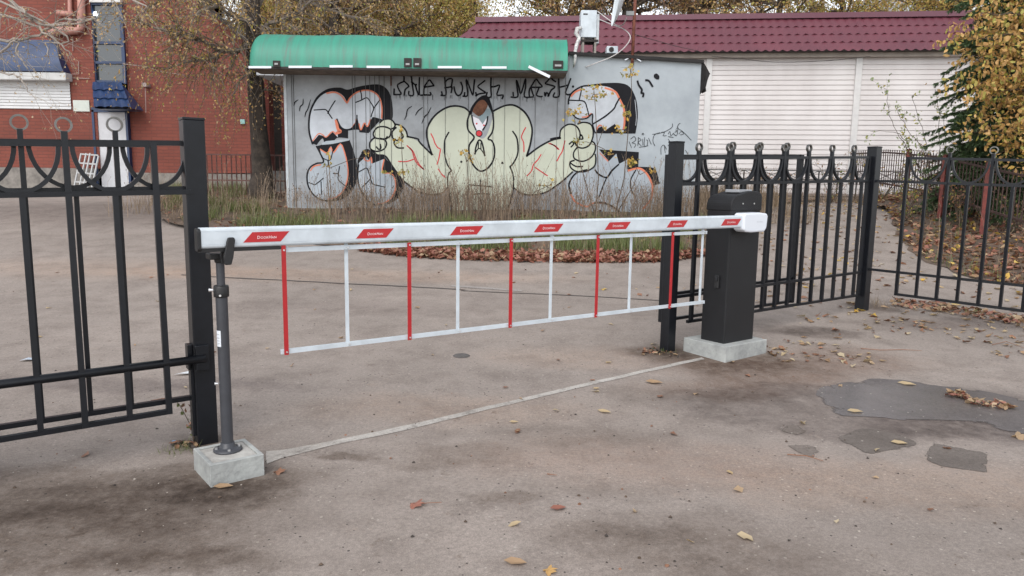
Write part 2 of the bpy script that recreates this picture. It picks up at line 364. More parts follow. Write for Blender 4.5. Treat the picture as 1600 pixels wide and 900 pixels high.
m=MB(); m.box(-.02,.03,-.066,-.0505,.05,.43,T1); m.build('hinge_strip',M_fence,r1)
r2,T2=post(3.481,0,.086,1.64,'square black gate post directly left of the black barrier cabinet')
r3,T3=post(6.333,0,.098,1.64,'square black corner post where the fence turns, right of the cabinet')
r4,T4=post(-2.95,0,.098,1.64,'square black fence post beyond the left edge')

def ringbar(m,P,t,zb,zt,bw): pass
def panel(name,label,P,D,off,rails,rings,mids,arcs,stiles,t0,t1,ext=None,bw=.022,group='black steel fence panels with half circle tops',lowtube=False,cat='fence panel',lock=False,wide_stile=None,tilt=0):
    """rails: four (z at t=0, slope) lines: top, second, lower, bottom. rings/mids/stiles: bar positions; arcs: (ta,tb)"""
    D=Vector((D[0],D[1])); N=Vector((D.y,-D.x)); P=Vector((P[0],P[1]))+N*off
    zz=lambda k,t: rails[k][0]+rails[k][1]*t
    q=lambda t,z,o=0: Vector((P.x+D.x*t+N.x*(o+tilt*(1.5-z)),P.y+D.y*t+N.y*(o+tilt*(1.5-z)),z))
    c=q((t0+t1)/2,0); root=thing(name,(c.x,c.y,gz(c.y)),label,cat,group)
    ext=ext or {}
    for k,nm in enumerate(('top_rail','middle_rail','lower_rail','bottom_rail')):
        a,b=ext.get(k,(t0,t1)); m=MB()
        if k==2 and lowtube: m.tube([q(a,zz(k,a),-.002),q(b,zz(k,b),-.002)],.021,10); o=m.build(nm,M_fence,root,smooth=False)
        else: m.bar(q(a,zz(k,a),0),q(b,zz(k,b),0),.026 if k!=1 else .028,.024); o=m.build(nm,M_fence,root)
        if k==2 and lowtube:
            for pl in o.data.polygons: pl.use_smooth=len(pl.vertices)==4
    for t in rings:
        m=MB(); m.bar(q(t,zz(3,t)-.01,.001),q(t,zz(0,t)+.055,.001),bw,bw); bo=m.build('ring_bar',M_fence,root)
        m=MB(); cz=zz(0,t)+.055+.028; k=20; r=.031
        pts=[q(t+math.cos(a)*r,cz+math.sin(a)*r,0) for a in [2*math.pi*i/k for i in range(k+1)]]
        wq=.011
        for i in range(k):
            a0=2*math.pi*i/k; a1=2*math.pi*(i+1)/k
            vs=[]
            for aa in (a0,a1):
                for rr in (r-.004,r+.0045):
                    for oo in (-wq,wq): vs.append(q(t+math.cos(aa)*rr,cz+math.sin(aa)*rr,oo))
            m.add(vs,[(0,4,5,1),(2,3,7,6),(0,2,6,4),(1,5,7,3)])
        m.build('ring',M_steel,bo)
    for t in mids:
        m=MB(); m.bar(q(t,zz(3,t)-.008,.001),q(t,zz(1,t),.001),bw*.93,bw*.93); m.build('upright_bar',M_fence,root)
    for t in stiles:
        sw=bw*1.05 if not wide_stile or t not in wide_stile else .045
        m=MB(); m.bar(q(t,zz(3,t)-.012,.0015),q(t,zz(0,t)+.012,.0015),sw,sw); m.build('end_stile',M_fence,root)
    for a,b in arcs:
        m=MB(); k=18; cx=(a+b)/2; rx=(b-a)/2-.026; rz=(zz(0,cx)-zz(1,cx))-.016
        vs=[]
        for i in range(k+1):
            th=math.pi*i/k
            for dr in (-.0095,.0095):
                for oo in (-.011,.011):
                    t=cx-math.cos(th)*(rx+dr); z=zz(0,cx)-.004-math.sin(th)*(rz+dr); vs.append(q(t,z,oo))
        fs=[]
        for i in range(k):
            o=i*4; fs+=[(o,o+1,o+5,o+4),(o+2,o+6,o+7,o+3),(o,o+4,o+6,o+2),(o+1,o+3,o+7,o+5)]
        m.add(vs,fs); m.build('half_circle',M_fence,root)
    if lock:
        t=stiles[-1]; m=MB(); m.bar(q(t+.03,1.0,-.02),q(t+.03,1.09,-.02),.03,.03); m.tube([q(t+.03,1.09,-.02),q(t+.035,1.13,-.02),q(t+.0,1.14,-.02)],.006,6); m.build('padlock',M_black,root)
    return root,q,zz
S=.371
# left fixed panel (behind) and folded gate leaf (in front)
ra=[(1.537,.034),(1.316,.024),(.440,.010),(.250,.012)]
panel('railing_section','fixed black fence panel left of the gate post, behind the folded gate leaf',P1,FD,0,ra,
      rings=[-.338-S*i for i in range(7)],mids=[-.172]+[-.512-S*i for i in range(7)],arcs=[(-.338,-.005)]+[(-.338-S*(i+1),-.338-S*i) for i in range(6)],stiles=[],t0=-2.9,t1=-.05)
rb=[(1.528,.034),(1.300,.026),(.462,.010),(.222,.016)]
panel('gate_leaf','open black gate leaf folded back in front of the fence panel at the left edge',P1,FD,.032,rb,
      rings=[-.545-S*i for i in range(4)],mids=[-.358-.362*i for i in range(5)],arcs=[(-.545,-.184)]+[(-.545-S*(i+1),-.545-S*i) for i in range(3)],stiles=[-.184,-1.92],t0=-1.92,t1=-.184,
      ext={1:(-1.92,-.02),2:(-1.92,-.0)},lowtube=True,cat='gate leaf',group='open gate leaves of the yard gate',bw=.026,tilt=.042)
# right fixed panel
rc0=3.481
rc=[(1.582-.0364*rc0,.0364),(1.383-.0255*rc0,.0255),(.497-.017*rc0,.017),(.281-.0107*rc0,.0107)]
rg=[3.742+.3705*i for i in range(7)]
panel('railing_section','fixed black fence panel between the cabinet and the corner post',P1,FD,0,rc,
      rings=rg,mids=[(rg[i]+rg[i+1])/2 for i in range(6)]+[rg[-1]+.18],arcs=[(rg[i],rg[i+1]) for i in range(6)]+[(rg[-1],6.24)],stiles=[6.245],t0=3.72,t1=6.245,
      ext={0:(3.52,6.245),1:(3.52,6.29),2:(3.52,6.29),3:(3.70,6.245)},bw=.028)
FB=P1-FN*.11
rl=[on_line(x,247,FB,FD)[0] for x in (1144,1187,1229)]
lt0=on_line(1043,300,FB,FD)[0]; lt1=on_line(1247,300,FB,FD)[0]
rgl=[rl[0]-.375]+rl
rd=[(1.60-.0364*rc0,.0364),(1.39-.0255*rc0,.0255),(.50-.017*rc0,.017),(.292-.0107*rc0,.0107)]
panel('gate_leaf','open black gate leaf with padlock folded behind the fence panel by the cabinet',P1,FD,-.11,rd,
      rings=rl,mids=[(rgl[i]+rgl[i+1])/2 for i in range(3)],arcs=[(lt0,rgl[0])]+[(rgl[i],rgl[i+1]) for i in range(3)],stiles=[lt0,lt1],t0=lt0,t1=lt1,
      bw=.026,cat='gate leaf',group='open gate leaves of the yard gate',lock=True,wide_stile=[lt0,lt1],lowtube=False)
# panel beyond the corner post
P3=fp(6.333).xy; D3=Vector((math.sin(R(130.5)),math.cos(R(130.5))))
def l3(x,y): return on_line(x,y,P3,D3)
a=[(l3(1419,247),l3(1600,250.5)),(l3(1419,284.5),l3(1600,290.6)),(l3(1399,425),l3(1600,446.5)),(l3(1399,459.5),l3(1600,486))]
re=[]
for (ta,za),(tb,zb) in a:
    s=(zb-za)/(tb-ta); re.append((za-s*ta,s))
g3=[l3(1484,247)[0],l3(1552,248)[0]]; sp=g3[1]-g3[0]; g3+= [g3[1]+sp,g3[1]+2*sp]
t00=l3(1419,247)[0]
panel('railing_section','fixed black fence panel right of the corner post, reaching the right edge',P3,D3,0,re,
      rings=g3,mids=[(t00+g3[0])/2]+[(g3[i]+g3[i+1])/2 for i in range(3)],arcs=[(t00,g3[0])]+[(g3[i],g3[i+1]) for i in range(3)],stiles=[t00,g3[-1]+.02],t0=t00,t1=g3[-1]+.02,
      ext={1:(.04,g3[-1]),2:(.04,g3[-1])},bw=.026)
# ------------------------------------------------------------------ barrier
ABZ=R(53.7)
BD=Vector((math.sin(ABZ),math.cos(ABZ))); BN=Vector((BD.y,-BD.x))
BP=fp(-.105,.545).xy            # left end of the boom's face
def bq(t,z,o=0): return Vector((BP.x+BD.x*t+BN.x*o,BP.y+BD.y*t+BN.y*o,z))
def bl(x,y): return on_line(x,y,BP,BD)
# concrete blocks
def block(name,label,A,Bc,Dc,h,lip=None):
    A,Bc,Dc=[Vector((p.x,p.y)) for p in (A,Bc,Dc)]
    e1=(Bc-A); e2=(Dc-A); e2=e2-e1.normalized()*e2.dot(e1.normalized())*.9
    Cc=A+e1+e2; Dq=A+e2; z0=gz(A.y)
    root_loc=((A.x+Cc.x)/2,(A.y+Cc.y)/2,z0); zt=z0+h
    root=thing(name,root_loc,label,'concrete block')
    m=MB(); ring=[A,A+e1,Cc,Dq]; c=(A+Cc)/2
    lo=[Vector((p.x,p.y,-.1+z0)) for p in ring]; hi=[Vector((p.x,p.y,zt)) for p in ring]
    if lip:
        inn=[p.lerp(c,lip) for p in ring]; ih=[Vector((p.x,p.y,zt)) for p in inn]; il=[Vector((p.x,p.y,zt-.006)) for p in inn]
        m.add(lo+hi+ih+il,[(0,1,5,4),(1,2,6,5),(2,3,7,6),(3,0,4,7),(4,5,9,8),(5,6,10,9),(6,7,11,10),(7,4,8,11),(8,9,13,12),(9,10,14,13),(10,11,15,14),(11,8,12,15)])
        m.build('formwork',M_conc,root,bevel=.003)
        m=MB(); m.face([p-Vector((0,0,.001)) for p in il]); m.face([p-Vector((0,0,.08)) for p in il][::-1]); m.build('cement_fill',M_concl,root)
    else:
        m.add(lo+hi,[(0,1,5,4),(1,2,6,5),(2,3,7,6),(3,0,4,7),(4,5,6,7)]); m.build('slab',M_conc,root,bevel=.006)
    return root,c,zt
_,c1,zt1=block('concrete_block','small square concrete block with a raised rim under the round support pole',g(329.5,762),g(413.6,742.7),g(293,735.5),.103,lip=.17)
_,c2,zt2=block('concrete_block','large low concrete slab under the black barrier cabinet',g(1133,567),g(1197.5,551.5),g(1064.5,549),.123)
# support pole
p0=at(356,703.5,3.2); 
def gh_at(x,y,h):
    d=ray(x,y); return CAM+d*((h-HC)/d.z)
pp=gh_at(356,703,zt1-.006); root=thing('boom_support_pole',(pp.x,pp.y,zt1-.007),'slim grey telescopic pole with a black fork holding the free end of the boom','support pole')
zb=zt1-.007; X=lambda z,dx=0,dy=0: Vector((pp.x+dx,pp.y+dy,z))
def lathe(m,cx,cy,prof,n=24,mi=0):
    k=len(m.v)
    for r,z in prof:
        for j in range(n):
            a=2*math.pi*j/n; m.v.append((cx+r*math.cos(a),cy+r*math.sin(a),z))
    for i in range(len(prof)-1):
        for j in range(n): m.f.append((k+i*n+j,k+i*n+(j+1)%n,k+(i+1)*n+(j+1)%n,k+(i+1)*n+j)); m.m.append(mi)
m=MB(); lathe(m,pp.x,pp.y,[(.0,zb),(.064,zb),(.066,zb+.004),(.064,zb+.010),(.045,zb+.014),(.033,zb+.022),(.031,zb+.04),(.027,zb+.041)]); fl=m.build('foot_flange',M_tube,root,smooth=True)
for k in range(4):
    a=k*math.pi/2+.5; m=MB(); m.tube([X(zb+.010,.05*math.cos(a),.05*math.sin(a)),X(zb+.020,.05*math.cos(a),.05*math.sin(a))],.007,6); m.build('bolt',M_zinc,fl)
m=MB(); lathe(m,pp.x,pp.y,[(.0265,zb+.03),(.0265,.835)]); m.build('outer_tube',M_tube,root,smooth=True)
m=MB(); lathe(m,pp.x,pp.y,[(.0185,.82),(.0185,1.03)]); m.build('inner_tube',M_tube,root,smooth=True)
m=MB(); lathe(m,pp.x,pp.y,[(.027,.828),(.033,.830),(.034,.835),(.034,.875),(.031,.882),(.0187,.883)]); cl=m.build('clamp_collar',M_bplast,root,smooth=True)
m=MB(); m.tube([X(.86,-.034,-.006),X(.86,-.052,-.010)],[.005,.009],8); m.build('clamp_screw',M_zinc,cl)
m=MB(); m.tube([X(.84,.01,-.036),X(.84,.011,-.043)],.005,8); m.build('clamp_screw',M_zinc,cl)
m=MB(); m.tube([X(.42,-.030,-.004),X(.42,-.045,-.008)],[.004,.007],8); m.build('screw',M_zinc,root)
# sticker on the tube
m=MB(); k=6
vs=[]
for i in range(k+1):
    a=R(-150+i*10)
    for z in (.60,.675): vs.append((pp.x+.0272*math.cos(a),pp.y+.0272*math.sin(a),z))
m.add(vs,[(2*i,2*i+2,2*i+3,2*i+1) for i in range(k)]); st=m.build('sticker',M_wplast,root)
m=MB()
for z in (.612,.625,.638,.655):
    vs=[]
    for i in range(4):
        a=R(-140+i*12)
        for zz_ in (z,z+.005): vs.append((pp.x+.0276*math.cos(a),pp.y+.0276*math.sin(a),zz_))
    m.add(vs,[(2*i,2*i+2,2*i+3,2*i+1) for i in range(3)])
m.build('sticker_print',M_greytxt,st)
# fork head
FT=Matrix(((BD.x,BN.x,0,pp.x),(BD.y,BN.y,0,pp.y),(0,0,1,0),(0,0,0,1)))
fk=MB()
fk.box(-.05,.032,-.05,.03,1.003,1.03,FT); fk.tube([X(.985),X(1.01)],[.022,.028],12)
fo=fk.build('fork_head',M_bplast,root,bevel=.004)
def prong(o0,tilt):
    m=MB(); pr=[(-.006,.985),(.022,.985),(.032,1.02),(.042,1.095),(.038,1.107),(.012,1.107),(.006,1.09),(-.010,1.02)]
    a=[FT@Vector((x,o0,z)) for x,z in pr]; b=[FT@Vector((x,o0+.016,z)) for x,z in pr]; n=len(pr)
    m.add(a+b,[tuple(range(n))[::-1],tuple(range(n,2*n))]+[(i,(i+1)%n,n+(i+1)%n,n+i) for i in range(n)])
    m.build('prong',M_bplast,fo,bevel=.004)
# position of boom face relative to the pole (across)
face_o=(BP-pp.xy).dot(BN)
prong(face_o+.002,0); prong(face_o-.062,0)

# cabinet, boom and skirt are one barrier
zc=zt2
A=gh_at(1131,537.5,zc);Bc=gh_at(1176.7,529,zc);Dc=gh_at(1096.7,529,zc)
e1=(Bc-A).xy; E1=e1.normalized(); E2=Vector((-E1.y,E1.x)); cw=e1.length; dd=(Dc-A).xy; cdp=dd.dot(E2)
cdp=max(cdp,.225)
cc=A.xy+E1*cw/2+E2*cdp/2
root=thing('boom_barrier',(cc.x,cc.y,zc),'closed boom barrier with black cabinet, white boom and red and white hanging skirt','barrier')
CT=Matrix(((E1.x,E2.x,0,A.x),(E1.y,E2.y,0,A.y),(0,0,1,0),(0,0,0,1)))
topz=1.345; seam=1.190
def rbox(m,x0,x1,y0,y1,z0,z1,r,T,n=5):
    pts=[]
    for cx,cy,a0 in ((x1-r,y0+r,-90),(x1-r,y1-r,0),(x0+r,y1-r,90),(x0+r,y0+r,180)):
        for i in range(n+1):
            a=R(a0+90*i/n); pts.append((cx+r*math.cos(a),cy+r*math.sin(a)))
    k=len(pts); lo=[T@Vector((x,y,z0)) for x,y in pts]; hi=[T@Vector((x,y,z1)) for x,y in pts]
    m.add(lo+hi,[tuple(range(k))[::-1],tuple(range(k,2*k))]+[(i,(i+1)%k,k+(i+1)%k,k+i) for i in range(k)])
m=MB(); rbox(m,0,cw,0,cdp,zc,seam-.003,.012,CT); cab=m.build('cabinet',M_cab,root)
m=MB(); rbox(m,.004,cw-.004,.004,cdp-.004,seam-.004,seam+.001,.01,CT); m.build('seam_gasket',M_bplast,cab)
# lid: profile along the boom direction, extruded across
m=MB(); pr=[(-.004,seam)]
for i in range(9):
    a=R(180-90*i/8); pr.append((.105+.109*math.cos(a)-.0,topz-.115+.085*math.sin(a)+.0))
pr+=[(.18,topz-.012),(.24,topz-.004),(cw-.05,topz-.008),(cw-.01,topz-.02),(cw+.004,topz-.05),(cw+.004,seam)]
n=len(pr); a=[CT@Vector((x,-.004,z)) for x,z in pr]; b=[CT@Vector((x,cdp+.004,z)) for x,z in pr]
m.add(a+b,[tuple(range(n))[::-1],tuple(range(n,2*n))]+[(i,(i+1)%n,n+(i+1)%n,n+i) for i in range(n)])
lid=m.build('lid',M_cab,root,bevel=.008)
m=MB(); pz=topz-.006
m.box(.13,.30,.04,cdp-.06,pz-.012,pz+.012,CT); m.build('signal_lamp_cover',mat('grey_lens',(.30,.31,.33),.3),lid,bevel=.005)
for x in (.13,.27):
    m=MB(); c=CT@Vector((x,-.004,seam+.055)); m.tube([c,c-Vector((E2.x,E2.y,0))*.004],.006,8); m.build('lid_screw',M_zinc,lid)
# lock on the narrow left face
m=MB(); m.box(-.018,.001,cdp*.30-.0,cdp*.30+.04,.60,.70,CT); lk=m.build('lock_cover',M_bplast,cab,bevel=.005)
m=MB(); m.box(-.028,-.0175,cdp*.30+.008,cdp*.30+.03,.655,.69,CT); m.build('lock_flap',M_black,lk,bevel=.004)
# boom
tE,zE=bl(1168,346)
zl=bl(303,358.8)[1]; zlb=bl(305,389.7)[1]; zr=bl(1165,336.6)[1]; zrb=bl(1165,355.8)[1]
def zt_(t): return zl+(zr-zl)*t/tE
def zb_(t): return zlb+(zrb-zlb)*t/tE
prof=[]   # (across, fraction of height)
hgt=.092; th=.05
def boom_prof():
    p=[]
    r=.014
    for (cx,cz,a0) in ((-r,hgt-r,90),(-r,r,0)):
        for i in range(5):
            a=R(a0-90*i/4); p.append((cx+r*math.cos(a),cz+r*math.sin(a)))
    for (cx,cz,a0) in ((-th+r,r,270),(-th+r,hgt-r,180)):
        for i in range(5):
            a=R(a0-90*i/4); p.append((cx+r*math.cos(a),cz+r*math.sin(a)))
    return p
bp_=boom_prof(); n=len(bp_)
# small groove lines of the extrusion on the face
def boom_mesh(t0,t1,prof,z0f):
    m=MB(); a=[bq(t0,z0f(t0)+z,o) for o,z in prof]; b=[bq(t1,z0f(t1)+z,o) for o,z in prof]; k=len(prof)
    m.add(a+b,[tuple(range(k)),tuple(range(k,2*k))[::-1]]+[(i,k+i,k+(i+1)%k,(i+1)%k) for i in range(k)])
    return m
gro=[(0,hgt-.014),(0,.075),(-.0012,.0745),(-.0012,.0735),(0,.073),(0,.019),(-.0012,.0185),(-.0012,.0175),(0,.017),(0,.014)]
pf=[p for p in bp_[:5]]+gro[1:-1]+[p for p in bp_[5:]]
boom=boom_mesh(0.006,tE,pf,zb_).build('boom',M_white,root)
for pl in boom.data.polygons: pl.use_smooth=False
ec=[(o*1.12+.003,z*1.1-.012) for o,z in bp_]; m=boom_mesh(-.008,.008,ec,zb_); m.build('end_cap',M_bplast,boom,bevel=.002)
t_r=bl(440,390)[0]
m=boom_mesh(.0,t_r,[(-.008,-.001),(-.008,-.016),(-.042,-.016),(-.042,-.001)],zb_); m.build('rubber_strip',M_bplast,boom)
# lettering
def text_mesh(body,size,spacing=1.0):
    cu=bpy.data.curves.new('lettering','FONT'); cu.body=body; cu.size=size; cu.space_character=spacing; cu.resolution_u=2
    o=bpy.data.objects.new('tmp',cu); COL.objects.link(o); bpy.context.view_layer.update()
    me=bpy.data.meshes.new_from_object(o.evaluated_get(bpy.context.evaluated_depsgraph_get())); 
    vs=[v.co.copy() for v in me.vertices]; fs=[tuple(p.vertices) for p in me.polygons]
    bpy.data.objects.remove(o); bpy.data.curves.remove(cu); bpy.data.meshes.remove(me); return vs,fs
def small_caps(parts):
    """parts: [(text,size)] set on one baseline"""
    V=[];Fc=[];x=0
    for tx,sz in parts:
        vs,fs=text_mesh(tx,sz,1.05); k=len(V)
        # light slab feet give the letters their serif look
        mx=max(v.x for v in vs); V+=[Vector((v.x+x,v.y)) for v in vs]; Fc+=[tuple(i+k for i in f) for f in fs]; x+=mx+sz*.07
    return V,Fc,x
SV,SF,SW=small_caps([('D',.030),('OOR',.0235),('H',.030),('AN',.0235)])
stk=[(380,452),(556,615),(703,755),(834,880),(945,985),(1042,1074),(1127,1157)]
for i,(xa,xb) in enumerate(stk):
    ta=bl(xa,380 if i==0 else 372-(xa-380)*.04)[0]; tb=bl(xb,360)[0]
    L=.245 if i else tb-ta; c=(ta+tb)/2; L=(tb-ta)
    z0=lambda t: zb_(t)
    m=MB(); sk=.042; o=.0012
    q4=[(c-L/2,.022),(c+L/2-sk,.022),(c+L/2,.068),(c-L/2+sk,.068)]
    a=[bq(t,zb_(t)+z,o) for t,z in q4]; b=[bq(t,zb_(t)+z,0.0002) for t,z in q4]
    m.add(a+b,[(0,1,2,3),(0,4,5,1),(1,5,6,2),(2,6,7,3),(3,7,4,0)]); m.build('sticker',M_redst,boom)
    m=MB(); s=L*.42/SW
    m.add([bq(c-SW*s/2+v.x*s+ (v.y*s)*.1,zb_(c)+.037+v.y*s*1.0,.0022) for v in SV],SF); m.build('lettering',M_txt,boom)
# holder at the cabinet (white housing)
ha=bl(1159,347)[0]; hb=bl(1196,348)[0]; hz0=bl(1178,363)[1]; hz1=bl(1178,332)[1]
m=MB(); pr=[(ha,hz0+.022),(ha+.03,hz0+.006),(ha+.10,hz0),(hb-.035,hz0+.004),(hb-.008,hz0+.03),(hb,hz1-.03),(hb-.012,hz1-.008),(hb-.10,hz1),(ha+.02,hz1-.004),(ha,hz1-.012)]
n=len(pr); a=[bq(t,z,.022) for t,z in pr]; b=[bq(t,z,-.075) for t,z in pr]
m.add(a+b,[tuple(range(n)),tuple(range(n,2*n))[::-1]]+[(i,n+i,n+(i+1)%n,(i+1)%n) for i in range(n)]); hold=m.build('boom_holder',M_wplast,root,bevel=.012)
m=MB(); s=.075/SW; m.add([bq(hb-.14+v.x*s,(hz0+hz1)/2+v.y*s,.0228) for v in SV],SF); m.build('lettering',M_greytxt,hold)
m=MB(); cen=bq((ha+hb)/2,(hz0+hz1)/2,-.06); m.tube([cen,cen-Vector((BN.x,BN.y,0))*.10],.04,14); m.build('drive_shaft',M_black,root,smooth=False)
# skirt
skTL=bl(446,391); skTR=bl(1104,363.5); skBL=bl(445,551); skBR=bl(1100,473)
o=-.025
def lin(a,b): 
    s=(b[1]-a[1])/(b[0]-a[0]); return lambda t: a[1]+s*(t-a[0])
ft=lin(skTL,skTR); fb=lin(skBL,skBR)
m=MB(); m.bar(bq(skTL[0]-.01,ft(skTL[0]),o),bq(skTR[0]+.03,ft(skTR[0]),o),.014,.022); m.build('skirt_top_rail',M_white,root)
m=MB(); m.bar(bq(skBL[0]-.01,fb(skBL[0]),o),bq(skBR[0]+.03,fb(skBR[0]),o),.014,.022); m.build('skirt_bottom_rail',M_white,root)
for i,x in enumerate((445,546,641,721,800,867,935,991,1051,1102)):
    t=bl(x,420)[0]; red=i%2==0 and i<9
    m=MB(); w_=.020 if red else .018
    oo=o+.015 if red else o-.012
    a=bq(t,fb(t)-(.012 if not red else .014),oo); b=bq(t,ft(t)+.012+(.016 if x in (445,546,867,1102) else 0),oo)
    m.bar(a,b,.006,w_); mm=m.build('skirt_bar',M_red if red else M_white,root)
    if red: mm['label']='red skirt bar'
    for z in (ft(t),fb(t)):
        m=MB(); m.tube([bq(t,z,oo+.003+(.0 if red else .018)),bq(t,z,oo+.008+(0 if red else .018))],.0045,8); m.build('rivet',M_zinc,mm)
for t in (skTL[0]+.01,bl(867,360)[0],skTR[0]-.01):
    m=MB(); m.bar(bq(t,ft(t)+.005,o),bq(t,zb_(t)-.004,o),.012,.02); m.build('skirt_hanger',M_white,root)
exec_late=[]
#==PART2==
# ------------------------------------------------------------------ kiosk
rng=random.Random(4)
KY=13.10
def K(x,y,o=0): 
    p=at(x,y,KY); return Vector((p.x,KY-o,p.z))
M_kios=mat('grey_sheet_paint',(.30,.32,.34),.55,var=.18,vscale=1.6,bump=.2,bscale=8,col2=(.215,.225,.235))
M_kios2=mat('pale_blue_grey_panel',(.34,.375,.40),.5,var=.12,vscale=1.2,bump=.12,bscale=4,col2=(.27,.30,.325))
M_joint=mat('dark_joint',(.09,.09,.09),.8)
M_dirtwood=mat('weathered_board',(.20,.16,.13),.85,var=.4,vscale=6)
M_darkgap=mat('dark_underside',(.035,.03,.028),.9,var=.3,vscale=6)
M_felt=mat('black_roofing_felt',(.018,.016,.016),.85,var=.3,vscale=9,bump=.8,bscale=14)
def green_mat():
    m=bpy.data.materials.new('green_awning_sheet'); m.use_nodes=True; n=m.node_tree.nodes; l=m.node_tree.links; b=n['Principled BSDF']
    tc=n.new('ShaderNodeTexCoord'); mp=n.new('ShaderNodeMapping'); mp.inputs['Scale'].default_value=(7,.6,.6); l.new(tc.outputs['Object'],mp.inputs[0])
    t=n.new('ShaderNodeTexNoise'); t.inputs['Scale'].default_value=1.6; t.inputs['Detail'].default_value=7; t.inputs['Roughness'].default_value=.65; l.new(mp.outputs[0],t.inputs['Vector'])
    r=n.new('ShaderNodeValToRGB'); l.new(t.outputs[0],r.inputs[0]); e=r.color_ramp.elements
    e[0].position=.30; e[0].color=(.085,.125,.10,1); e[1].position=.62; e[1].color=(.028,.245,.165,1)
    x=e.new(.44); x.color=(.035,.20,.14,1)
    l.new(r.outputs[0],b.inputs['Base Color']); b.inputs['Roughness'].default_value=.5
    return m
M_green=green_mat()
kx0=K(449,300).x; kxs=K(885,300).x; kx1=K(1086,300).x
zk0=K(700,329).z; 
ktop=K(700,112).z
kiosk=thing('kiosk',((kx0+kx1)/2,KY,gz(KY)),'grey metal kiosk with a rounded green awning and graffiti of a cream muscle figure','kiosk')
m=MB(); m.box(kx0,kxs,KY,KY+3.4,zk0,ktop+.25); kw=m.build('wall',M_kios,kiosk)
m=MB()
zt_l=K(888,84).z; zt_r=K(1092,97).z
vs=[(kxs,KY,zk0-.02),(kx1,KY,zk0-.02),(kx1,KY+2.6,zk0-.02),(kxs,KY+2.6,zk0-.02),(kxs,KY,zt_l),(kx1,KY,zt_r),(kx1,KY+2.6,zt_r+.05),(kxs,KY+2.6,zt_l+.05)]
m.add(vs,[(0,3,2,1),(4,5,6,7),(0,1,5,4),(1,2,6,5),(2,3,7,6),(3,0,4,7)]); kw2=m.build('side_section_wall',M_kios2,kiosk); kw2['label']='smooth pale blue grey section of the kiosk'
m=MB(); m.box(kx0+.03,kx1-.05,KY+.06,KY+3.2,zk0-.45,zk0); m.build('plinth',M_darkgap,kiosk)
m=MB(); m.box(kx0-.01,kxs,KY-.035,KY+.0,zk0-.03,zk0+.015); m.build('base_flange',mat('base_flange_grey',(.33,.35,.36),.6,var=.3,vscale=5),kiosk)
m=MB(); m.box(kx0-.012,kx0+.035,KY-.012,KY+.05,zk0,ktop+.1); m.build('corner_trim',mat('pale_trim',(.42,.45,.47),.5,var=.2),kiosk)
# roof of the right section
m=MB()
for i in range(14):
    a=i/14;b=(i+1)/14
    xa=kxs-.02+(kx1+.05-kxs)*a; xb=kxs-.02+(kx1+.05-kxs)*b; za=zt_l+(zt_r-zt_l)*a; zb2=zt_l+(zt_r-zt_l)*b
    da=.012*noise.noise(Vector((i*1.3,0,0))); db=.012*noise.noise(Vector(((i+1)*1.3,0,0)))
    m.add([(xa,KY-.07+da,za-.025+da),(xb,KY-.07+db,zb2-.025+db),(xb,KY-.07+db,zb2+.03+db),(xa,KY-.07+da,za+.03+da),(xa,KY+2.7,za+.09),(xb,KY+2.7,zb2+.09),(xa,KY,za-.02),(xb,KY,zb2-.02)],[(0,1,2,3),(3,2,5,4),(0,6,7,1)])
m.build('roof_edge',M_felt,kiosk)
# torn felt hanging on the right side
m=MB(); q=[(1088,92),(1098,92),(1106,101),(1113,113),(1108,124),(1105,136),(1107,141),(1101,139),(1097,146),(1090,143),(1089,120)]
import_fan=[K(x,y,-.12+.03*math.sin(i*1.7)) for i,(x,y) in enumerate(q)]
bk=[p+Vector((.01,.25+.05*math.cos(i),0)) for i,p in enumerate(import_fan)]; n=len(q)
m.add(import_fan+bk,[tuple(range(n))[::-1],tuple(range(n,2*n))]+[(i,(i+1)%n,n+(i+1)%n,n+i) for i in range(n)]); m.build('torn_felt',M_felt,kiosk)
# joints between sheets, drawn as thin dark strips
jx=[455,458]+[440+c/3.75 for c in (413,429,491,516,545,571,600,640)]+[640+c/3.75 for c in (82,106,210,346,492,560,650,740)]+[872]
for x in jx:
    m=MB(); a=K(x,114); w_=.003 if x in jx[2:11] else .0022
    m.box(a.x-w_,a.x+w_,KY-.0135,KY+.001,zk0+.02,a.z-.02); m.build('sheet_joint',M_joint,kw)
for x in (884,874+0):
    a=K(x+0,112); 
m=MB(); a=K(884.5,100); m.box(a.x-.004,a.x+.004,KY-.014,KY+.001,zk0+.02,a.z); m.build('sheet_joint',M_joint,kw)
m=MB(); a=K(611,114); m.box(a.x-.012,a.x+.012,KY-.02,KY,K(611,134).z,a.z); m.build('rusty_strip',mat('rust',(.11,.055,.04),.8,var=.4,vscale=12),kw)
m=MB(); a=K(612,114);b=K(884,118); m.box(a.x,b.x,KY-.03,KY,b.z-.02,a.z+.02); m.build('top_board',M_dirtwood,kw)
# awning
aw0=K(420,60).x; awR=at(887,100,KY-.7).x; zlo=at(700,108,KY-.72).z; zhi=K(700,61).z; dep=.72
aL=at(384,105,KY-.6).x
def awprof(k=14):
    out=[]
    for i in range(k+1):
        a=math.pi/2*i/k; out.append((-dep*math.cos(a)**.85,zlo+(zhi-zlo)*math.sin(a)**.9))
    return out
pr=awprof()
m=MB(); xsn=60; xx=[aw0+(awR-aw0)*i/xsn for i in range(xsn+1)]
def sagf(x): return .012*math.sin((x-aw0)*1.1)+.008*math.sin(x*4.1)
vs=[];fs=[]
for i,x in enumerate(xx):
    rib=.006 if i%3==0 else 0
    for (y,z) in pr:
        a=(z-zlo)/(zhi-zlo); vs.append((x,KY+y*(1+rib),z+a*sagf(x)+rib*.5))
k=len(pr)
for i in range(xsn):
    for j in range(k-1): fs.append((i*k+j,(i+1)*k+j,(i+1)*k+j+1,i*k+j+1))
m.add(vs,fs)
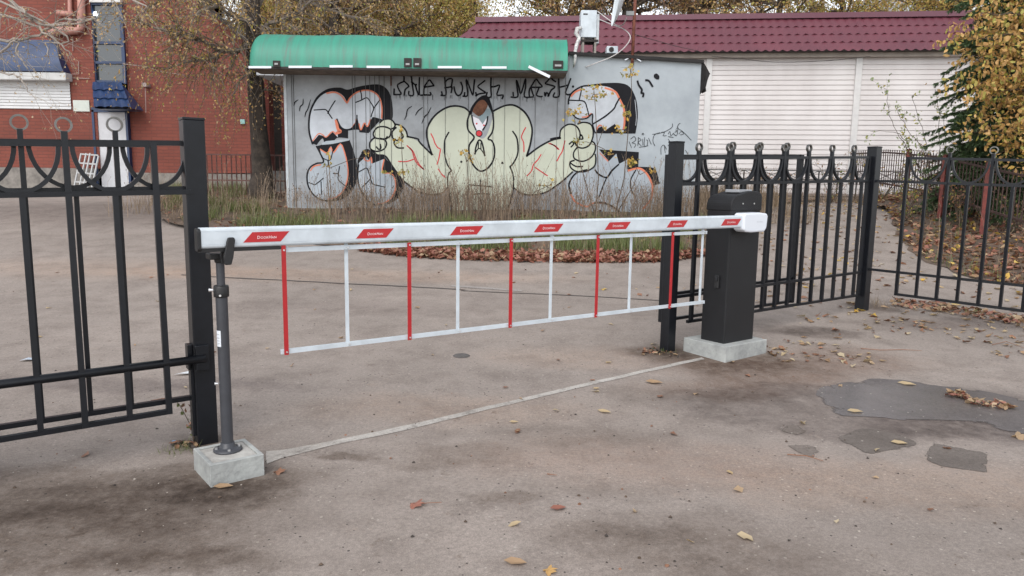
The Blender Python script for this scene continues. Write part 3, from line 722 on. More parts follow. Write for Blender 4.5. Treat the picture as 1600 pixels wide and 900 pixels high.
# rounded left end: quarter dome sweeping to the side wall
n0=len(m.v); ND=12; ex=aw0-aL
vs=[];fs=[]
for i in range(ND+1):
    b=math.pi/2*i/ND
    for (y,z) in pr:
        a=-y/dep
        vs.append((aw0-ex*a*math.sin(b),KY-dep*a*math.cos(b)**.6 if b<math.pi/2-.001 else KY,z+((z-zlo)/(zhi-zlo))*sagf(aw0)))
for i in range(ND):
    for j in range(k-1): fs.append((i*k+j,i*k+j+1,(i+1)*k+j+1,(i+1)*k+j))
m.add(vs,fs)
aw=m.build('awning',M_green,kiosk,smooth=True)
# closed right end, soffit
m=MB(); rp=[(awR,KY+y,z) for y,z in pr]+[(awR,KY,zlo)]; m.face(rp); m.face([(p[0]+.004,p[1],p[2]) for p in rp][::-1]); m.build('awning_end',M_green,aw)
m=MB(); m.box(aL+.05,awR-.01,KY-dep+.015,KY,zlo-.022,zlo-.004); m.build('soffit',M_dirtwood,aw)
m=MB(); m.box(aL+.08,awR-.01,KY-dep+.0,KY-dep+.03,zlo-.035,zlo+.004); m.build('edge_angle',M_darkgap,aw)
AY=KY-dep-.006
for i,(x0,x1,y) in enumerate([(388.5,424,105),(451,487,104.5),(515,551,103.8),(573,610,104.5),(684,721.5,105),(753,791.5,105.5)]):
    a=at(x0,y,AY);b=at(x1,y,AY); m=MB(); m.bar(a,b,.012,.036); m.build('white_strip',M_wplast,aw)
m=MB(); m.bar(at(826,104,AY-.01),at(859,120,AY-.02),.012,.045); o_=m.build('white_strip',M_wplast,aw); o_['label']='loose white strip hanging at an angle'
for x0,x1,y0,y1 in ((427,437.5,95,104.5),(631.5,643,91,105),(646,658,91,105),(864,880,95,107)):
    a=at(x0,y1,AY);b=at(x1,y0,AY); m=MB(); m.box(a.x,b.x,AY-.015,AY+.30,a.z,b.z); m.build('lamp_housing',M_darkgap,aw)
    m=MB(); m.box(a.x+.03,b.x-.03,AY-.03,AY-.0145,a.z+.03,a.z+.06); m.build('lamp_housing_trim',mat('trim_grey',(.3,.3,.3),.5),aw)
# second awning on the left side wall
m=MB(); a=at(410,112,KY+1.2);b=at(447,122,KY+1.2)
vs=[];
for i in range(9):
    t=math.pi/2*i/8; x=kx0-(kx0-a.x)*math.cos(t); z=b.z+.05+.45*math.sin(t)
    vs+= [(x,KY+.9,z),(x,KY+3.0,z)]
m.add(vs,[(2*i,2*i+1,2*i+3,2*i+2) for i in range(8)]); m.face([(a.x,KY+.9,b.z+.05)]+[vs[2*i] for i in range(1,9)]+[(kx0,KY+.9,b.z+.05)]); sa=m.build('side_awning',M_green,kiosk)
m=MB(); m.box(a.x,kx0,KY+.86,KY+3.0,b.z+.0,b.z+.05); m.build('white_trim',M_wplast,sa)

# ---- graffiti (flat paint on the front of the kiosk), measured in crops of the photo
def CA(p): return (440+p[0]/3.75,100+p[1]/3.75)+tuple(p[2:])
def CB(p): return (640+p[0]/3.75,100+p[1]/3.75)+tuple(p[2:])
def CC(p): return (860+p[0]/3.75,100+p[1]/3.75)+tuple(p[2:])
def T1(p): return (600+p[0]/9,100+p[1]/9)
def T2(p): return (760+p[0]/9,100+p[1]/9)
def paint(name,col,var=.08,rough=.7,vs_=2.0): 
    return mat(name,col,rough,var=var,vscale=vs_,detail=8,spec=.2)
G_black=paint('black_spray_paint',(.009,.009,.012),.3)
G_silver=paint('silver_white_spray_paint',(.50,.53,.57),.22)
G_silver2=paint('thin_silver_spray_paint',(.37,.41,.45),.15)
G_cream=paint('cream_wall_paint',(.50,.525,.43),.10,vs_=1.3)
G_orange=paint('orange_spray_paint',(.62,.20,.12),.15)
G_red=paint('red_spray_paint',(.55,.05,.06),.15)
G_white=paint('white_wall_paint',(.72,.70,.74),.1)
G_brown=paint('rusty_brown_paint',(.17,.075,.045),.5,vs_=9)
G_bluegrey=paint('blue_grey_paint',(.23,.29,.31),.2)
G_thin=paint('thin_black_marker',(.05,.055,.06),.3)
import bmesh
from mathutils.geometry import delaunay_2d_cdt
def fill(mb_,pts,o,k=6,closed=True):
    P=smooth_closed(pts,k); Q=[P[0]]
    for p in P[1:]:
        if abs(p[0]-Q[-1][0])+abs(p[1]-Q[-1][1])>.12: Q.append(p)
    if abs(Q[0][0]-Q[-1][0])+abs(Q[0][1]-Q[-1][1])<.12: Q.pop()
    n=len(Q); vs,es,fs,_,_,_=delaunay_2d_cdt([Vector(q) for q in Q],[],[tuple(range(n))],1,1e-5)
    b=len(mb_.v); mb_.v+=[tuple(K(v.x,v.y,o)) for v in vs]
    for f in fs: mb_.f.append(tuple(b+i for i in f)[::-1]); mb_.m.append(0)
def stroke(mb_,pts,wpx,o,k=6,taper=False):
    P=smooth_open(pts,k); W=wpx*KY/F/2; n0=len(mb_.v); Q=[K(x,y,o) for x,y in P]; L=len(Q)
    for i,p in enumerate(Q):
        d=(Q[min(i+1,L-1)]-Q[max(i-1,0)]); d=Vector((d.x,0,d.z)); d=d.normalized() if d.length>1e-6 else Vector((1,0,0))
        nn=Vector((-d.z,0,d.x)); ww=W*(1+.12*noise.noise(Vector((p.x*9,p.z*9,1))))
        if taper: ww*=.45+.55*math.sin(math.pi*min(1,max(0,(i+.6)/L)))
        e=d*W*.5 if i==L-1 else (d*-W*.5 if i==0 else Vector((0,0,0)))
        mb_.v.append(tuple(p+nn*ww+e)); mb_.v.append(tuple(p-nn*ww+e))
    for i in range(L-1):
        a=n0+2*i; mb_.f.append((a,a+1,a+3,a+2)); mb_.m.append(0)
o1,o2,o3,o4,o5=.003,.0045,.006,.0075,.009
shad=MB(); sil=MB(); ora=MB(); blk=MB(); crm=MB(); red=MB(); sil2=MB()
def flush(pre):
    for nm,mm,mt in (('shadow',shad,G_black),('silver_fill',sil,G_silver),('grey_fill',sil2,G_silver2),('orange_glow',ora,G_orange),('outline',blk,G_black)):
        if mm.v: mm.build(pre+'_'+nm,mt,kiosk)
        mm.v=[];mm.f=[];mm.m=[]
A_=lambda l:[CA(p) for p in l]; B_=lambda l:[CB(p) for p in l]; C_=lambda l:[CC(p) for p in l]
# left letter, upper half
fill(shad,A_([(175,462,1),(160,380),(165,290),(200,200),(265,148),(340,138),(385,150),(430,138),(490,125),(570,120),(620,150),(645,210),(652,300),(640,345,1),(585,330),(540,372),(510,405,1),(455,400,1),(448,385),(390,390,1),(390,436,1),(330,432),(300,455),(255,470),(240,436),(205,475,1)]),o1)
fill(sil,A_([(180,460,1),(168,400),(165,330),(180,260),(215,200),(270,166),(320,163),(362,188),(383,224,1),(402,193),(440,163),(500,152),(550,168),(580,205),(592,260),(590,325,1),(545,312),(528,318),(505,370,1),(485,348,1),(465,390,1),(450,340,1),(442,298,1),(436,335),(412,372),(378,382),(345,362),(325,322,1),(318,320,1),(330,430,1),(300,398,1),(262,432,1),(240,420),(218,415,1)]),o2)
fill(sil2,A_([(235,465,1),(260,452,1),(330,445,1),(400,438,1),(395,448,1),(300,468,1),(238,474,1)]),o2)
for l in ([(320,330),(330,380),(345,395),(322,405)],): stroke(ora,A_(l),4.5,o3)
stroke(ora,A_([(265,172),(310,166),(350,185),(378,222),(386,226),(404,196),(445,165),(500,154),(548,170),(577,205),(588,262),(586,318)]),2.2,o3)
stroke(ora,A_([(184,450),(215,410),(240,414),(262,428),(298,396),(320,415)]),1.6,o3)
stroke(ora,A_([(436,325),(432,345),(412,372)]),1.6,o3); stroke(ora,A_([(455,350),(465,386),(485,346),(503,366),(520,325)]),1.8,o3)
stroke(blk,A_([(182,468),(163,400),(162,320),(178,255),(215,195),(265,158)]),2.8,o4)
stroke(blk,A_([(325,322),(345,365),(375,384),(412,376),(438,338),(442,300)]),2.0,o4)
for l in ([(190,270),(225,268),(260,268),(280,295),(297,320)],[(315,215),(292,250),(270,290)],[(435,225),(468,212),(500,198),(522,225),(540,258),(530,290),(525,310)],[(462,155),(468,180),(470,210)],[(575,212),(558,235),(540,260)]):
    stroke(blk,A_(l),1.7,o4,k=3)
for l in ([(72,245),(78,225),(98,210)],[(105,275),(110,250),(125,235),(127,205)],[(137,310),(142,285),(155,262),(170,210)],[(720,325),(730,305),(738,268),(762,248)],[(785,300),(800,275),(825,255)],[(822,347),(838,310),(858,290),(875,255)]):
    stroke(blk,A_(l),1.7,o4,taper=True)
flush('graffiti_letter')
# left letter, lower halves
fill(shad,A_([(205,482,1),(300,455),(398,444,1),(425,520),(447,620),(438,690),(405,755),(350,795),(270,805),(250,790,1),(300,700),(250,570,1)]),o1)
fill(sil2,A_([(225,496,1),(268,522,1),(290,480,1),(306,520,1),(345,464,1),(372,520),(390,600),(390,670),(366,740),(320,785),(250,797),(195,772),(160,720),(150,655),(168,610),(215,582),(248,575,1),(236,545,1)]),o2)
stroke(ora,A_([(228,500),(268,522),(288,487),(305,520),(345,468),(370,522),(387,600),(387,668),(364,738),(320,780),(270,792)]),1.9,o3,k=3)
stroke(ora,A_([(170,625),(190,600),(230,590)]),1.9,o3)
stroke(blk,A_([(205,482),(225,520),(246,573),(205,583),(168,606),(150,650),(157,715),(192,770),(240,797),(300,800),(340,780)]),2.4,o4)
for l in ([(245,553),(265,562),(285,562),(296,530),(302,500)],[(272,565),(276,600)],[(160,695),(180,702),(195,707),(220,690),(246,668)],[(232,690),(233,730),(235,765)],[(340,600),(334,640),(332,675),(350,695),(376,716)],[(303,641),(335,643)]):
    stroke(blk,A_(l),1.5,o4,k=3)
fill(shad,A_([(445,600,1),(450,555),(490,500),(530,510),(545,520),(600,540,1),(650,600),(720,675,1),(722,700),(705,745),(680,790),(620,825,1),(600,700,1)]),o1)
fill(sil2,A_([(448,640,1),(452,585),(475,560),(492,540,1),(512,565,1),(525,543,1),(531,584,1),(601,556,1),(590,636,1),(640,640),(665,672),(668,735),(640,792),(590,820),(540,820),(490,780),(458,720)]),o2)
stroke(ora,A_([(601,560),(590,634),(640,641),(664,675),(666,735),(638,790),(590,817),(565,817)]),1.9,o3,k=3); stroke(ora,A_([(490,545),(485,560),(512,568),(525,546),(529,580)]),1.9,o3,k=3)
stroke(blk,A_([(452,590),(446,650),(457,722),(490,783),(540,823),(592,823)]),2.3,o4)
for l in ([(450,634),(475,620),(500,610),(512,640),(520,670),(500,695),(472,722)],[(520,670),(528,690),(537,705),(570,713),(608,722)],[(488,545),(470,520),(500,500),(520,510)]): stroke(blk,A_(l),1.6,o4,k=3)
flush('graffiti_letter')
# cream figure: arms, shoulders, torso, heads
L=[(860,432,1)]
body=A_([(523,500),(545,528),(590,536,1),(612,542),(650,600),(700,668),(740,705),(800,748)])+B_([(60,752),(130,766),(190,756),(222,725,1),(232,780),(252,840),(262,870,1),(575,870,1),(600,790),(610,722,1),(650,755),(720,768),(800,750),(860,712)])+C_([(75,682),(130,632),(175,600),(170,480),(120,400),(60,425),(20,432)])+B_([(830,448),(760,485),(686,540,1),(708,465),(717,375),(682,292),(620,245),(560,244),(500,272,1),(450,420),(400,420),(352,282,1),(320,256),(260,246),(200,264),(140,312),(103,380),(106,450),(132,532,1),(62,462),(0,428)])+A_([(740,430,1),(720,380),(690,362),(660,350),(640,325),(610,320),(578,345),(545,375),(535,410),(540,440),(518,470)])
body=[p for p in body]
fill(crm,body,o2)
stroke(blk,A_([(523,500),(560,532),(608,540),(650,600),(700,668),(740,705),(800,748)])+B_([(60,752),(130,766),(190,756),(222,725)]),2.6,o4)
stroke(blk,A_([(735,425),(770,432),(800,440)])+B_([(62,462),(132,532)]),2.6,o4)
stroke(blk,B_([(132,532),(106,450),(103,380),(140,312),(200,264),(260,246),(320,256),(354,284)]),2.8,o4)
stroke(blk,B_([(490,276),(560,244),(620,245),(682,292),(717,375),(708,465),(686,540)]),2.8,o4)
stroke(blk,B_([(686,540),(760,485),(830,448),(885,434)]),2.6,o4)
stroke(blk,B_([(608,722),(650,755),(720,768),(800,750),(860,712)])+C_([(75,682),(130,632)]),2.3,o4)
stroke(blk,B_([(230,400),(206,450),(206,530),(222,590),(247,624)]),2.2,o4); stroke(blk,B_([(247,624),(226,650),(224,722),(240,790),(255,840)]),2.0,o4)
stroke(blk,B_([(604,394),(630,440),(634,520),(612,575),(588,602)]),2.4,o4); stroke(blk,B_([(588,602),(606,650),(608,722),(596,790),(578,840)]),2.2,o4)
# left fist
for l,c in (([(575,345),(600,325),(640,325),(664,352),(660,372),(640,382)],0),([(640,382),(605,368),(562,372),(538,405),(545,432)],0),([(545,432),(590,440),(630,428),(641,400),(640,382)],0),([(545,432),(520,455),(520,495),(555,512),(598,500),(615,470),(605,445),(575,435)],0),([(555,485),(570,500),(582,492),(578,470)],0),([(672,372),(648,400),(655,440),(680,448)],0),([(664,352),(700,362),(728,390),(738,425)],0),([(665,440),(660,465),(680,490),(715,492)],0),([(620,425),(612,440)],0),([(700,400),(712,425),(700,440)],0)):
    stroke(blk,A_(l),2.4,o4)
# heads
fill(blk,B_([(352,292),(358,260),(385,220),(418,190),(450,184),(472,215),(487,268),(486,300,1),(470,262),(440,215),(410,215),(380,250),(362,300,1)]),o4,k=4)
bro=MB(); fill(bro,B_([(366,268),(385,230),(412,206),(450,200),(458,235),(450,262),(428,295),(405,305),(380,290)]),o3)
blu=MB(); fill(blu,B_([(405,305,1),(432,290),(448,262,1),(482,262,1),(470,300),(450,320),(425,352,1)]),o3)
whi=MB(); fill(whi,B_([(367,305,1),(405,322,1),(428,352,1),(455,312,1),(450,350),(430,388),(408,396),(390,380),(374,345)]),o3)
stroke(blk,B_([(352,290),(338,340),(345,390),(378,430),(350,475),(350,530),(372,590),(416,628),(465,603),(494,550),(497,490),(482,450),(460,438),(484,400),(492,350),(488,288)]),2.6,o4)
stroke(blk,B_([(365,302),(372,345),(388,385)]),2.2,o4); stroke(blk,B_([(458,308),(450,350),(428,388)]),2.2,o4)
def disc(mb_,c,r,o): fill(mb_,[(c[0]+r*math.cos(a),c[1]+r*math.sin(a)) for a in [i*math.pi/5 for i in range(10)]],o,k=2)
disc(blk,CB((407,407)),5.4,o4); disc(red,CB((407,407)),4.2,o5)
disc(red,CB((393,350)),1.4,o5); disc(red,CB((435,359)),1.4,o5)
disc(blk,CB((303,573)),1.8,o4); disc(blk,CB((543,580)),1.8,o4)
stroke(blk,B_([(383,528),(388,490),(400,455),(412,446),(424,460),(434,500),(440,538)]),2.4,o4)
for l in ([(386,520),(402,496),(418,500),(438,530)],[(402,496),(404,460)],[(418,500),(418,462)]): stroke(blk,B_(l),1.6,o4,k=3)
for l in ([(416,678),(414,740),(421,822)],[(350,708),(400,712),(480,719)],[(378,762),(420,760),(470,762)]): stroke(blk,B_(l),1.8,o4,k=3)
# red veins
for l in ([(125,408),(140,438),(148,462),(165,490),(180,498),(176,530),(170,560),(160,588)],[(168,615),(188,645),(210,665)],[(0,490),(22,515),(40,560),(62,595),(85,618)],[(680,373),(665,400),(655,430),(668,460),(670,515)],[(770,530),(752,560),(725,590),(715,625),(688,655)],[(735,605),(770,630),(808,655)],[(815,465),(850,478),(875,500)]):
    stroke(red,B_(l),1.7,o4,k=3)
for l in ([(735,478),(765,510),(775,545),(795,585),(833,617)],[(685,570),(730,572),(775,558)]): stroke(red,A_(l),1.7,o4,k=3)
for l in ([(0,465),(25,480),(45,500)],[(85,450),(70,510),(55,535),(38,568)]): stroke(red,C_(l),1.7,o4,k=3)
# right fist
crm2=MB()
fill(crm2,C_([(60,430),(70,380),(110,352),(155,355),(190,342),(235,352),(250,400),(245,445),(262,470),(262,520),(268,560),(260,600),(200,628),(140,622),(115,590),(125,560),(100,500)]),o2+.0004)
for l in ([(55,430),(62,385),(105,354),(148,362),(172,398),(170,440),(150,460)],[(160,352),(195,342),(238,356),(251,410),(232,470),(195,492),(160,485),(140,455)],[(160,485),(136,520),(142,555),(190,570),(240,545),(263,500),(258,465),(240,452)],[(140,565),(116,575),(118,605),(150,628),(205,630),(255,602),(266,560),(262,528)],[(117,580),(150,600),(190,600)],[(110,470),(128,455),(135,470),(120,487)],[(170,430),(180,415),(190,438),(172,440)]):
    stroke(blk,C_(l),2.3,o4)
stroke(blk,C_([(0,440),(25,434),(55,430)]),2.4,o4)
flush('graffiti_figure')
# right letter upper
fill(shad,C_([(215,150,1),(240,120,1),(320,112),(410,112),(465,135),(500,200),(512,280),(508,350),(498,408,1),(265,406,1),(270,380,1),(380,330,1),(330,150,1)]),o1)
fill(sil,C_([(106,215,1),(125,175),(180,138),(240,128),(330,133),(380,158),(405,200),(432,260),(437,330),(428,402,1),(400,388,1),(378,350,1),(345,372),(318,392,1),(300,362,1),(285,360),(264,402,1),(245,345,1),(248,292,1),(212,316),(160,320),(125,292),(110,250)]),o2)
stroke(ora,C_([(122,190),(145,165),(182,148)]),2.6,o3); stroke(ora,C_([(320,140),(378,162),(402,200),(430,262),(434,330),(428,385)]),2.9,o3)
stroke(ora,C_([(270,385),(285,360),(300,362)]),2.0,o3); stroke(ora,C_([(185,312),(215,308),(240,290)]),2.0,o3)
for l in ([(106,235),(108,205),(130,165),(185,132),(240,126),(320,116)],[(405,200),(385,235),(372,262),(330,300),(285,330),(248,352)]): stroke(blk,C_(l),2.4,o4)
for l in ([(108,212),(150,214),(198,220),(215,260),(225,300)],[(185,135),(178,170),(168,212)],[(125,290),(160,320),(212,318),(246,292),(246,345),(262,405)]): stroke(blk,C_(l),1.9,o4,k=4)
for l in ([(510,100),(518,125),(535,150),(532,170),(545,172),(542,192)],[(558,95),(575,98),(585,110),(598,132)]): stroke(blk,C_(l),3.0,o4,k=3)
fill(blk,C_([(608,62),(622,56),(638,72),(634,90),(618,88),(606,76)]),o4)
stroke(sil,C_([(495,210),(503,300),(500,360)]),.7,o4)
flush('graffiti_letter')
# right letter lower
fill(shad,C_([(285,500,1),(518,516,1),(515,602,1),(600,608),(625,640),(640,700,1),(590,720,1),(400,640,1)]),o1)
fill(sil2,C_([(285,516,1),(340,572,1),(386,525,1),(402,586,1),(450,560,1),(450,632,1),(520,612),(570,648),(600,720),(590,790),(545,850),(480,885),(430,890),(400,860),(320,818),(270,810),(220,835),(168,818),(122,765),(112,700),(148,640),(230,612),(262,622,1)]),o2)
stroke(ora,C_([(120,765),(150,810),(212,835),(250,815),(320,812)]),2.8,o3); stroke(ora,C_([(455,625),(520,612),(568,648),(598,720),(588,788),(543,848)]),3.0,o3); stroke(ora,C_([(290,522),(338,570)]),1.6,o3)
for l in ([(262,622),(285,648),(330,664),(360,625),(400,588)],[(118,760),(110,700),(150,640),(215,620)],[(260,815),(310,812),(380,845),(425,890)]): stroke(blk,C_(l),2.6,o4)
for l in ([(500,622),(470,680),(475,740),(500,780)],[(330,664),(310,710),(285,780)]): stroke(blk,C_(l),1.9,o4)
flush('graffiti_letter')
# tags
thn=MB()
for l in ([(470,440),(490,425),(500,445),(478,462)],[(478,462),(500,470),(490,490)],[(460,455),(475,490)],[(515,430),(512,480)],[(515,432),(532,445),(514,458),(532,480)],[(540,440),(542,478)],[(552,430),(550,478),(572,478)],[(562,445),(570,450),(566,480)],[(548,412),(542,405),(536,412),(546,416)],[(575,435),(590,470)],[(520,488),(560,482)],
  [(598,412),(640,405),(680,392),(712,370),(715,350)],[(612,480),(600,450),(610,415),(640,402)],[(650,400),(668,400),(660,420),(680,420)],[(690,410),(700,395),(705,420),(722,405)],[(728,400),(745,395),(738,420),(722,410)],[(738,380),(748,372),(744,390),(734,386)],[(752,410),(768,395),(780,410),(760,415)],[(742,370),(752,352),(760,348)],[(750,380),(780,400),(824,446)],[(648,530),(648,490),(665,475),(680,500)],[(668,480),(672,520)],[(690,425),(720,430)],[(690,440),(700,460),(688,480)],[(790,505),(806,528)]):
    stroke(thn,C_(l),.9,o4,k=4)
# lettering along the top
txt=MB()
for l in ([(140,430),(240,425),(215,370),(190,300),(235,265),(280,240),(280,150)],[(145,350),(140,430)],[(280,240),(320,275),(350,315),(300,360),(285,440)],
 [(350,385),(352,438),(415,435),(400,300),(385,170)],[(385,250),(435,290),(460,290)],[(440,290),(465,380),(495,440),(495,300),(500,190)],
 [(515,440),(590,435),(660,435),(650,400)],[(560,440),(560,380),(570,330),(620,320),(705,305)],[(565,325),(600,270),(640,225),(670,260),(700,300)],
 [(800,440),(870,435),(862,300),(855,190)],[(810,390),(820,435)],[(858,260),(900,215),(960,215),(945,330)],[(855,335),(900,330),(955,325),(945,405)],
 [(985,320),(1000,395),(1040,445),(1088,415),(1105,330),(1080,255)],[(1110,452),(1175,445),(1168,330),(1155,215),(1205,330),(1250,440),(1262,330),(1275,220)],[(1135,400),(1130,450)],
 [(1290,450),(1340,420),(1430,405),(1380,370),(1320,320),(1360,280),(1420,235)],[(1290,400),(1300,445)]): stroke(txt,[T1(p) for p in l],2.4,o5,k=3)
for l in ([(65,190),(62,330),(65,462),(0,462),(10,400)],[(65,322),(120,318),(185,298),(165,370),(150,440),(235,438),(220,490)],
 [(345,465),(440,462),(432,340),(422,225),(455,320),(482,420),(520,310),(550,205),(550,330),(535,462),(660,462)],[(375,400),(380,450)],
 [(612,345),(655,275),(700,215),(740,265),(785,320),(700,330),(635,332),(640,380),(665,450)],[(740,335),(720,385),(705,440),(760,460),(785,455)],[(610,345),(600,400),(605,455)],
 [(975,250),(935,225),(900,195),(860,240),(828,275),(890,295),(965,322),(910,370),(880,430),(865,455)],[(820,400),(825,455),(850,400),(880,450)],
 [(1015,200),(1022,330),(1020,455),(940,462),(960,405)],[(1040,325),(1085,315),(1135,300)],[(1185,205),(1150,300),(1112,400),(1140,432),(1180,425)]): stroke(txt,[T2(p) for p in l],2.4,o5,k=3)
disc(txt,T2((1218,318)),1.9,o5)
for i in range(46):   # paint runs below the letters
    c=rng.choice([T1((rng.uniform(140,720),430)),T1((rng.uniform(800,1420),440)),T2((rng.uniform(0,230),455)),T2((rng.uniform(350,1020),460))])
    stroke(txt,[c,(c[0]+.05,c[1]+rng.uniform(3,9))],.45,o5-.0005,k=1)
for nm,mm,mt in (('graffiti_figure',crm,G_cream),('graffiti_fist',crm2,G_cream),('graffiti_red_vein',red,G_red),('graffiti_cone_patch',bro,G_brown),('graffiti_worn_patch',blu,G_bluegrey),('graffiti_face',whi,G_white),('graffiti_signature',thn,G_thin),('graffiti_lettering',txt,G_black)):
    ob=mm.build(nm,mt,kiosk)
# paint continues downwards in paler patches where the sheet was overpainted
# ------------------------------------------------------------------ things on the kiosk roof
def rp(x,y,dy=.7): return at(x,y,KY+dy)
a=rp(907,58);b=rp(933,16); bx=thing('equipment_box',((a.x+b.x)/2,KY+.9,a.z),'tall white metal box on short legs on the kiosk roof','equipment box')
m=MB(); m.box(a.x,b.x,KY+.7,KY+1.05,a.z,b.z); m.build('casing',M_white,bx,bevel=.008)
m=MB(); m.box(b.x+.002,b.x+.05,KY+.72,KY+1.03,a.z-.1,b.z-.06); m.build('side_cover',mat('pale_grey_panel',(.5,.53,.55),.5,var=.1),bx,bevel=.005)
m=MB(); m.box(a.x+.04,a.x+.12,KY+.694,KY+.699,b.z-.08,b.z-.06); m.build('vent_slot',M_darkgap,bx)
for x in (911,930):
    q1=rp(x,82); m=MB(); m.box(q1.x-.018,q1.x+.018,KY+.72,KY+1.0,q1.z-.12,a.z); m.build('leg',mat('dull_metal',(.3,.27,.24),.6,var=.3),bx)
m=MB(); q1=rp(909,63); q2=rp(935,63); m.box(q1.x,q2.x,KY+.71,KY+1.02,q1.z-.02,q1.z+.02); m.build('crossbar',M_darkgap,bx)
# duct hose
m=MB(); pts=[rp(908,44,.66),rp(902,45,.62),rp(900,52,.6),rp(905,60,.6),rp(901,70,.45),rp(899,80,.2),rp(899,88,-.08),rp(898,98,-.1),rp(896,105,-.06)]
m.tube(pts,[.035,.04,.04,.036,.034,.03,.028,.022,.012],8); tag(m.build('cable_duct',mat('pale_duct',(.55,.54,.52),.6,var=.5,vscale=9,col2=(.2,.2,.2)),smooth=True),'thick pale cable duct curving down from the white box over the kiosk edge','duct')
a=rp(948,83,.5);b=rp(966,72,.5); fx=thing('vent_box',((a.x+b.x)/2,KY+.6,a.z),'small white box with a round dark grille on the kiosk roof edge','vent box')
m=MB(); m.box(a.x,b.x,KY+.5,KY+.72,a.z,b.z); m.build('casing',M_white,fx,bevel=.01)
m=MB(); m.tube([((a.x+b.x)/2-.02,KY+.499,(a.z+b.z)/2),((a.x+b.x)/2-.02,KY+.49,(a.z+b.z)/2)],.045,14); m.build('grille',M_darkgap,fx)
# rusty mast with the dish
mx=at(988,97,KY-.05); ms=thing('antenna_mast',(mx.x,KY-.04,mx.z-.1),'thin rusty mast rising from the front edge of the kiosk roof','mast')
M_rust=mat('rusty_pipe',(.24,.085,.055),.75,var=.45,vscale=12,bump=.3)
m=MB(); m.tube([(mx.x,KY-.04,mx.z-.05),(mx.x+.02,KY-.04,mx.z+2.1)],.028,10); m.build('pipe',M_rust,ms,smooth=True)
m=MB(); m.tube([(mx.x-.01,KY-.05,mx.z+.10),(mx.x-.13,KY-.06,mx.z+.03)],.012,6); m.build('bracket',M_wplast,ms)
m=MB(); m.tube([(mx.x+.01,KY-.05,mx.z+.10),(mx.x+.15,KY-.06,mx.z+.01)],.012,6); m.build('bracket',M_wplast,ms)
dc=at(976,2,KY-.04); ds=thing('satellite_dish',(dc.x,KY-.04,dc.z),'white satellite dish seen edge on, held by the rusty mast','satellite dish')
m=MB(); rr=.46
DT=Matrix.Translation((dc.x-.02,KY-.04,dc.z+.03))@Matrix.Rotation(R(8),4,'Y')
rings_=7; seg=28; vs=[]
for s_ in (0,1):
    for i in range(rings_+1):
        r_=rr*i/rings_
        for j in range(seg):
            an=2*math.pi*j/seg; vs.append(DT@Vector((.11-.11*(i/rings_)**2*1-.006*s_-.11,r_*math.cos(an)*.9,r_*math.sin(an))))
fs=[]
for s_ in (0,1):
    k0=s_*(rings_+1)*seg
    for i in range(rings_):
        for j in range(seg): fs.append((k0+i*seg+j,k0+i*seg+(j+1)%seg,k0+(i+1)*seg+(j+1)%seg,k0+(i+1)*seg+j))
for j in range(seg): fs.append((rings_*seg+j,rings_*seg+(j+1)%seg,(2*rings_+1)*seg+(j+1)%seg,(2*rings_+1)*seg+j))
m.add(vs,fs); m.build('reflector',mat('dish_white',(.6,.64,.66),.45),ds,smooth=True)
m=MB(); q1=at(984,21,KY-.04); m.bar((q1.x-.06,KY-.04,q1.z),(mx.x,KY-.04,q1.z),.05,.07); m.build('mount',mat('grey_mount',(.25,.26,.26),.5),ds)
M_cable=mat('white_cable',(.5,.47,.46),.6)
def cable(name,label,pts,r,mt):
    P=[Vector(p) for p in pts]; out=[]
    for i in range(len(P)-1):
        p0=P[max(i-1,0)];p1=P[i];p2=P[i+1];p3=P[min(i+2,len(P)-1)]
        for k in range(6):
            t=k/6; out.append(.5*((2*p1)+(p2-p0)*t+(2*p0-5*p1+4*p2-p3)*t*t+(3*p1-p0-3*p2+p3)*t**3))
    out.append(P[-1]); m=MB(); m.tube(out,r,6); return tag(m.build(name,mt,smooth=True),label,'cable')
cable('cable','white cable sagging from the box to the dish above the kiosk roof',[rp(934,18,.7),rp(950,30,.5),rp(965,40,.3),rp(974,38,.1),rp(979,28,-.02)],.009,M_cable)
cable('cable','long white cable drooping from the box down over the kiosk front',[rp(936,30,.7),rp(955,38,.5),rp(975,46,.2),rp(985,58,-.12),rp(976,74,-.14),rp(957,88,-.12),rp(930,99,-.1),rp(915,105,-.02)],.009,M_cable)
cable('cable','thin dark cable running from the mast towards the burgundy roof',[at(989,53,KY),at(1020,62,15),at(1060,73,17),at(1092,80,18.6)],.006,M_darkgap)
cable('cable','thin dark cable sagging across the cream siding below the roof',[at(1112,88,18.6),at(1160,92,18.55),at(1210,97,18.45),at(1290,95,18.3),at(1360,88,18.2)],.007,M_darkgap)
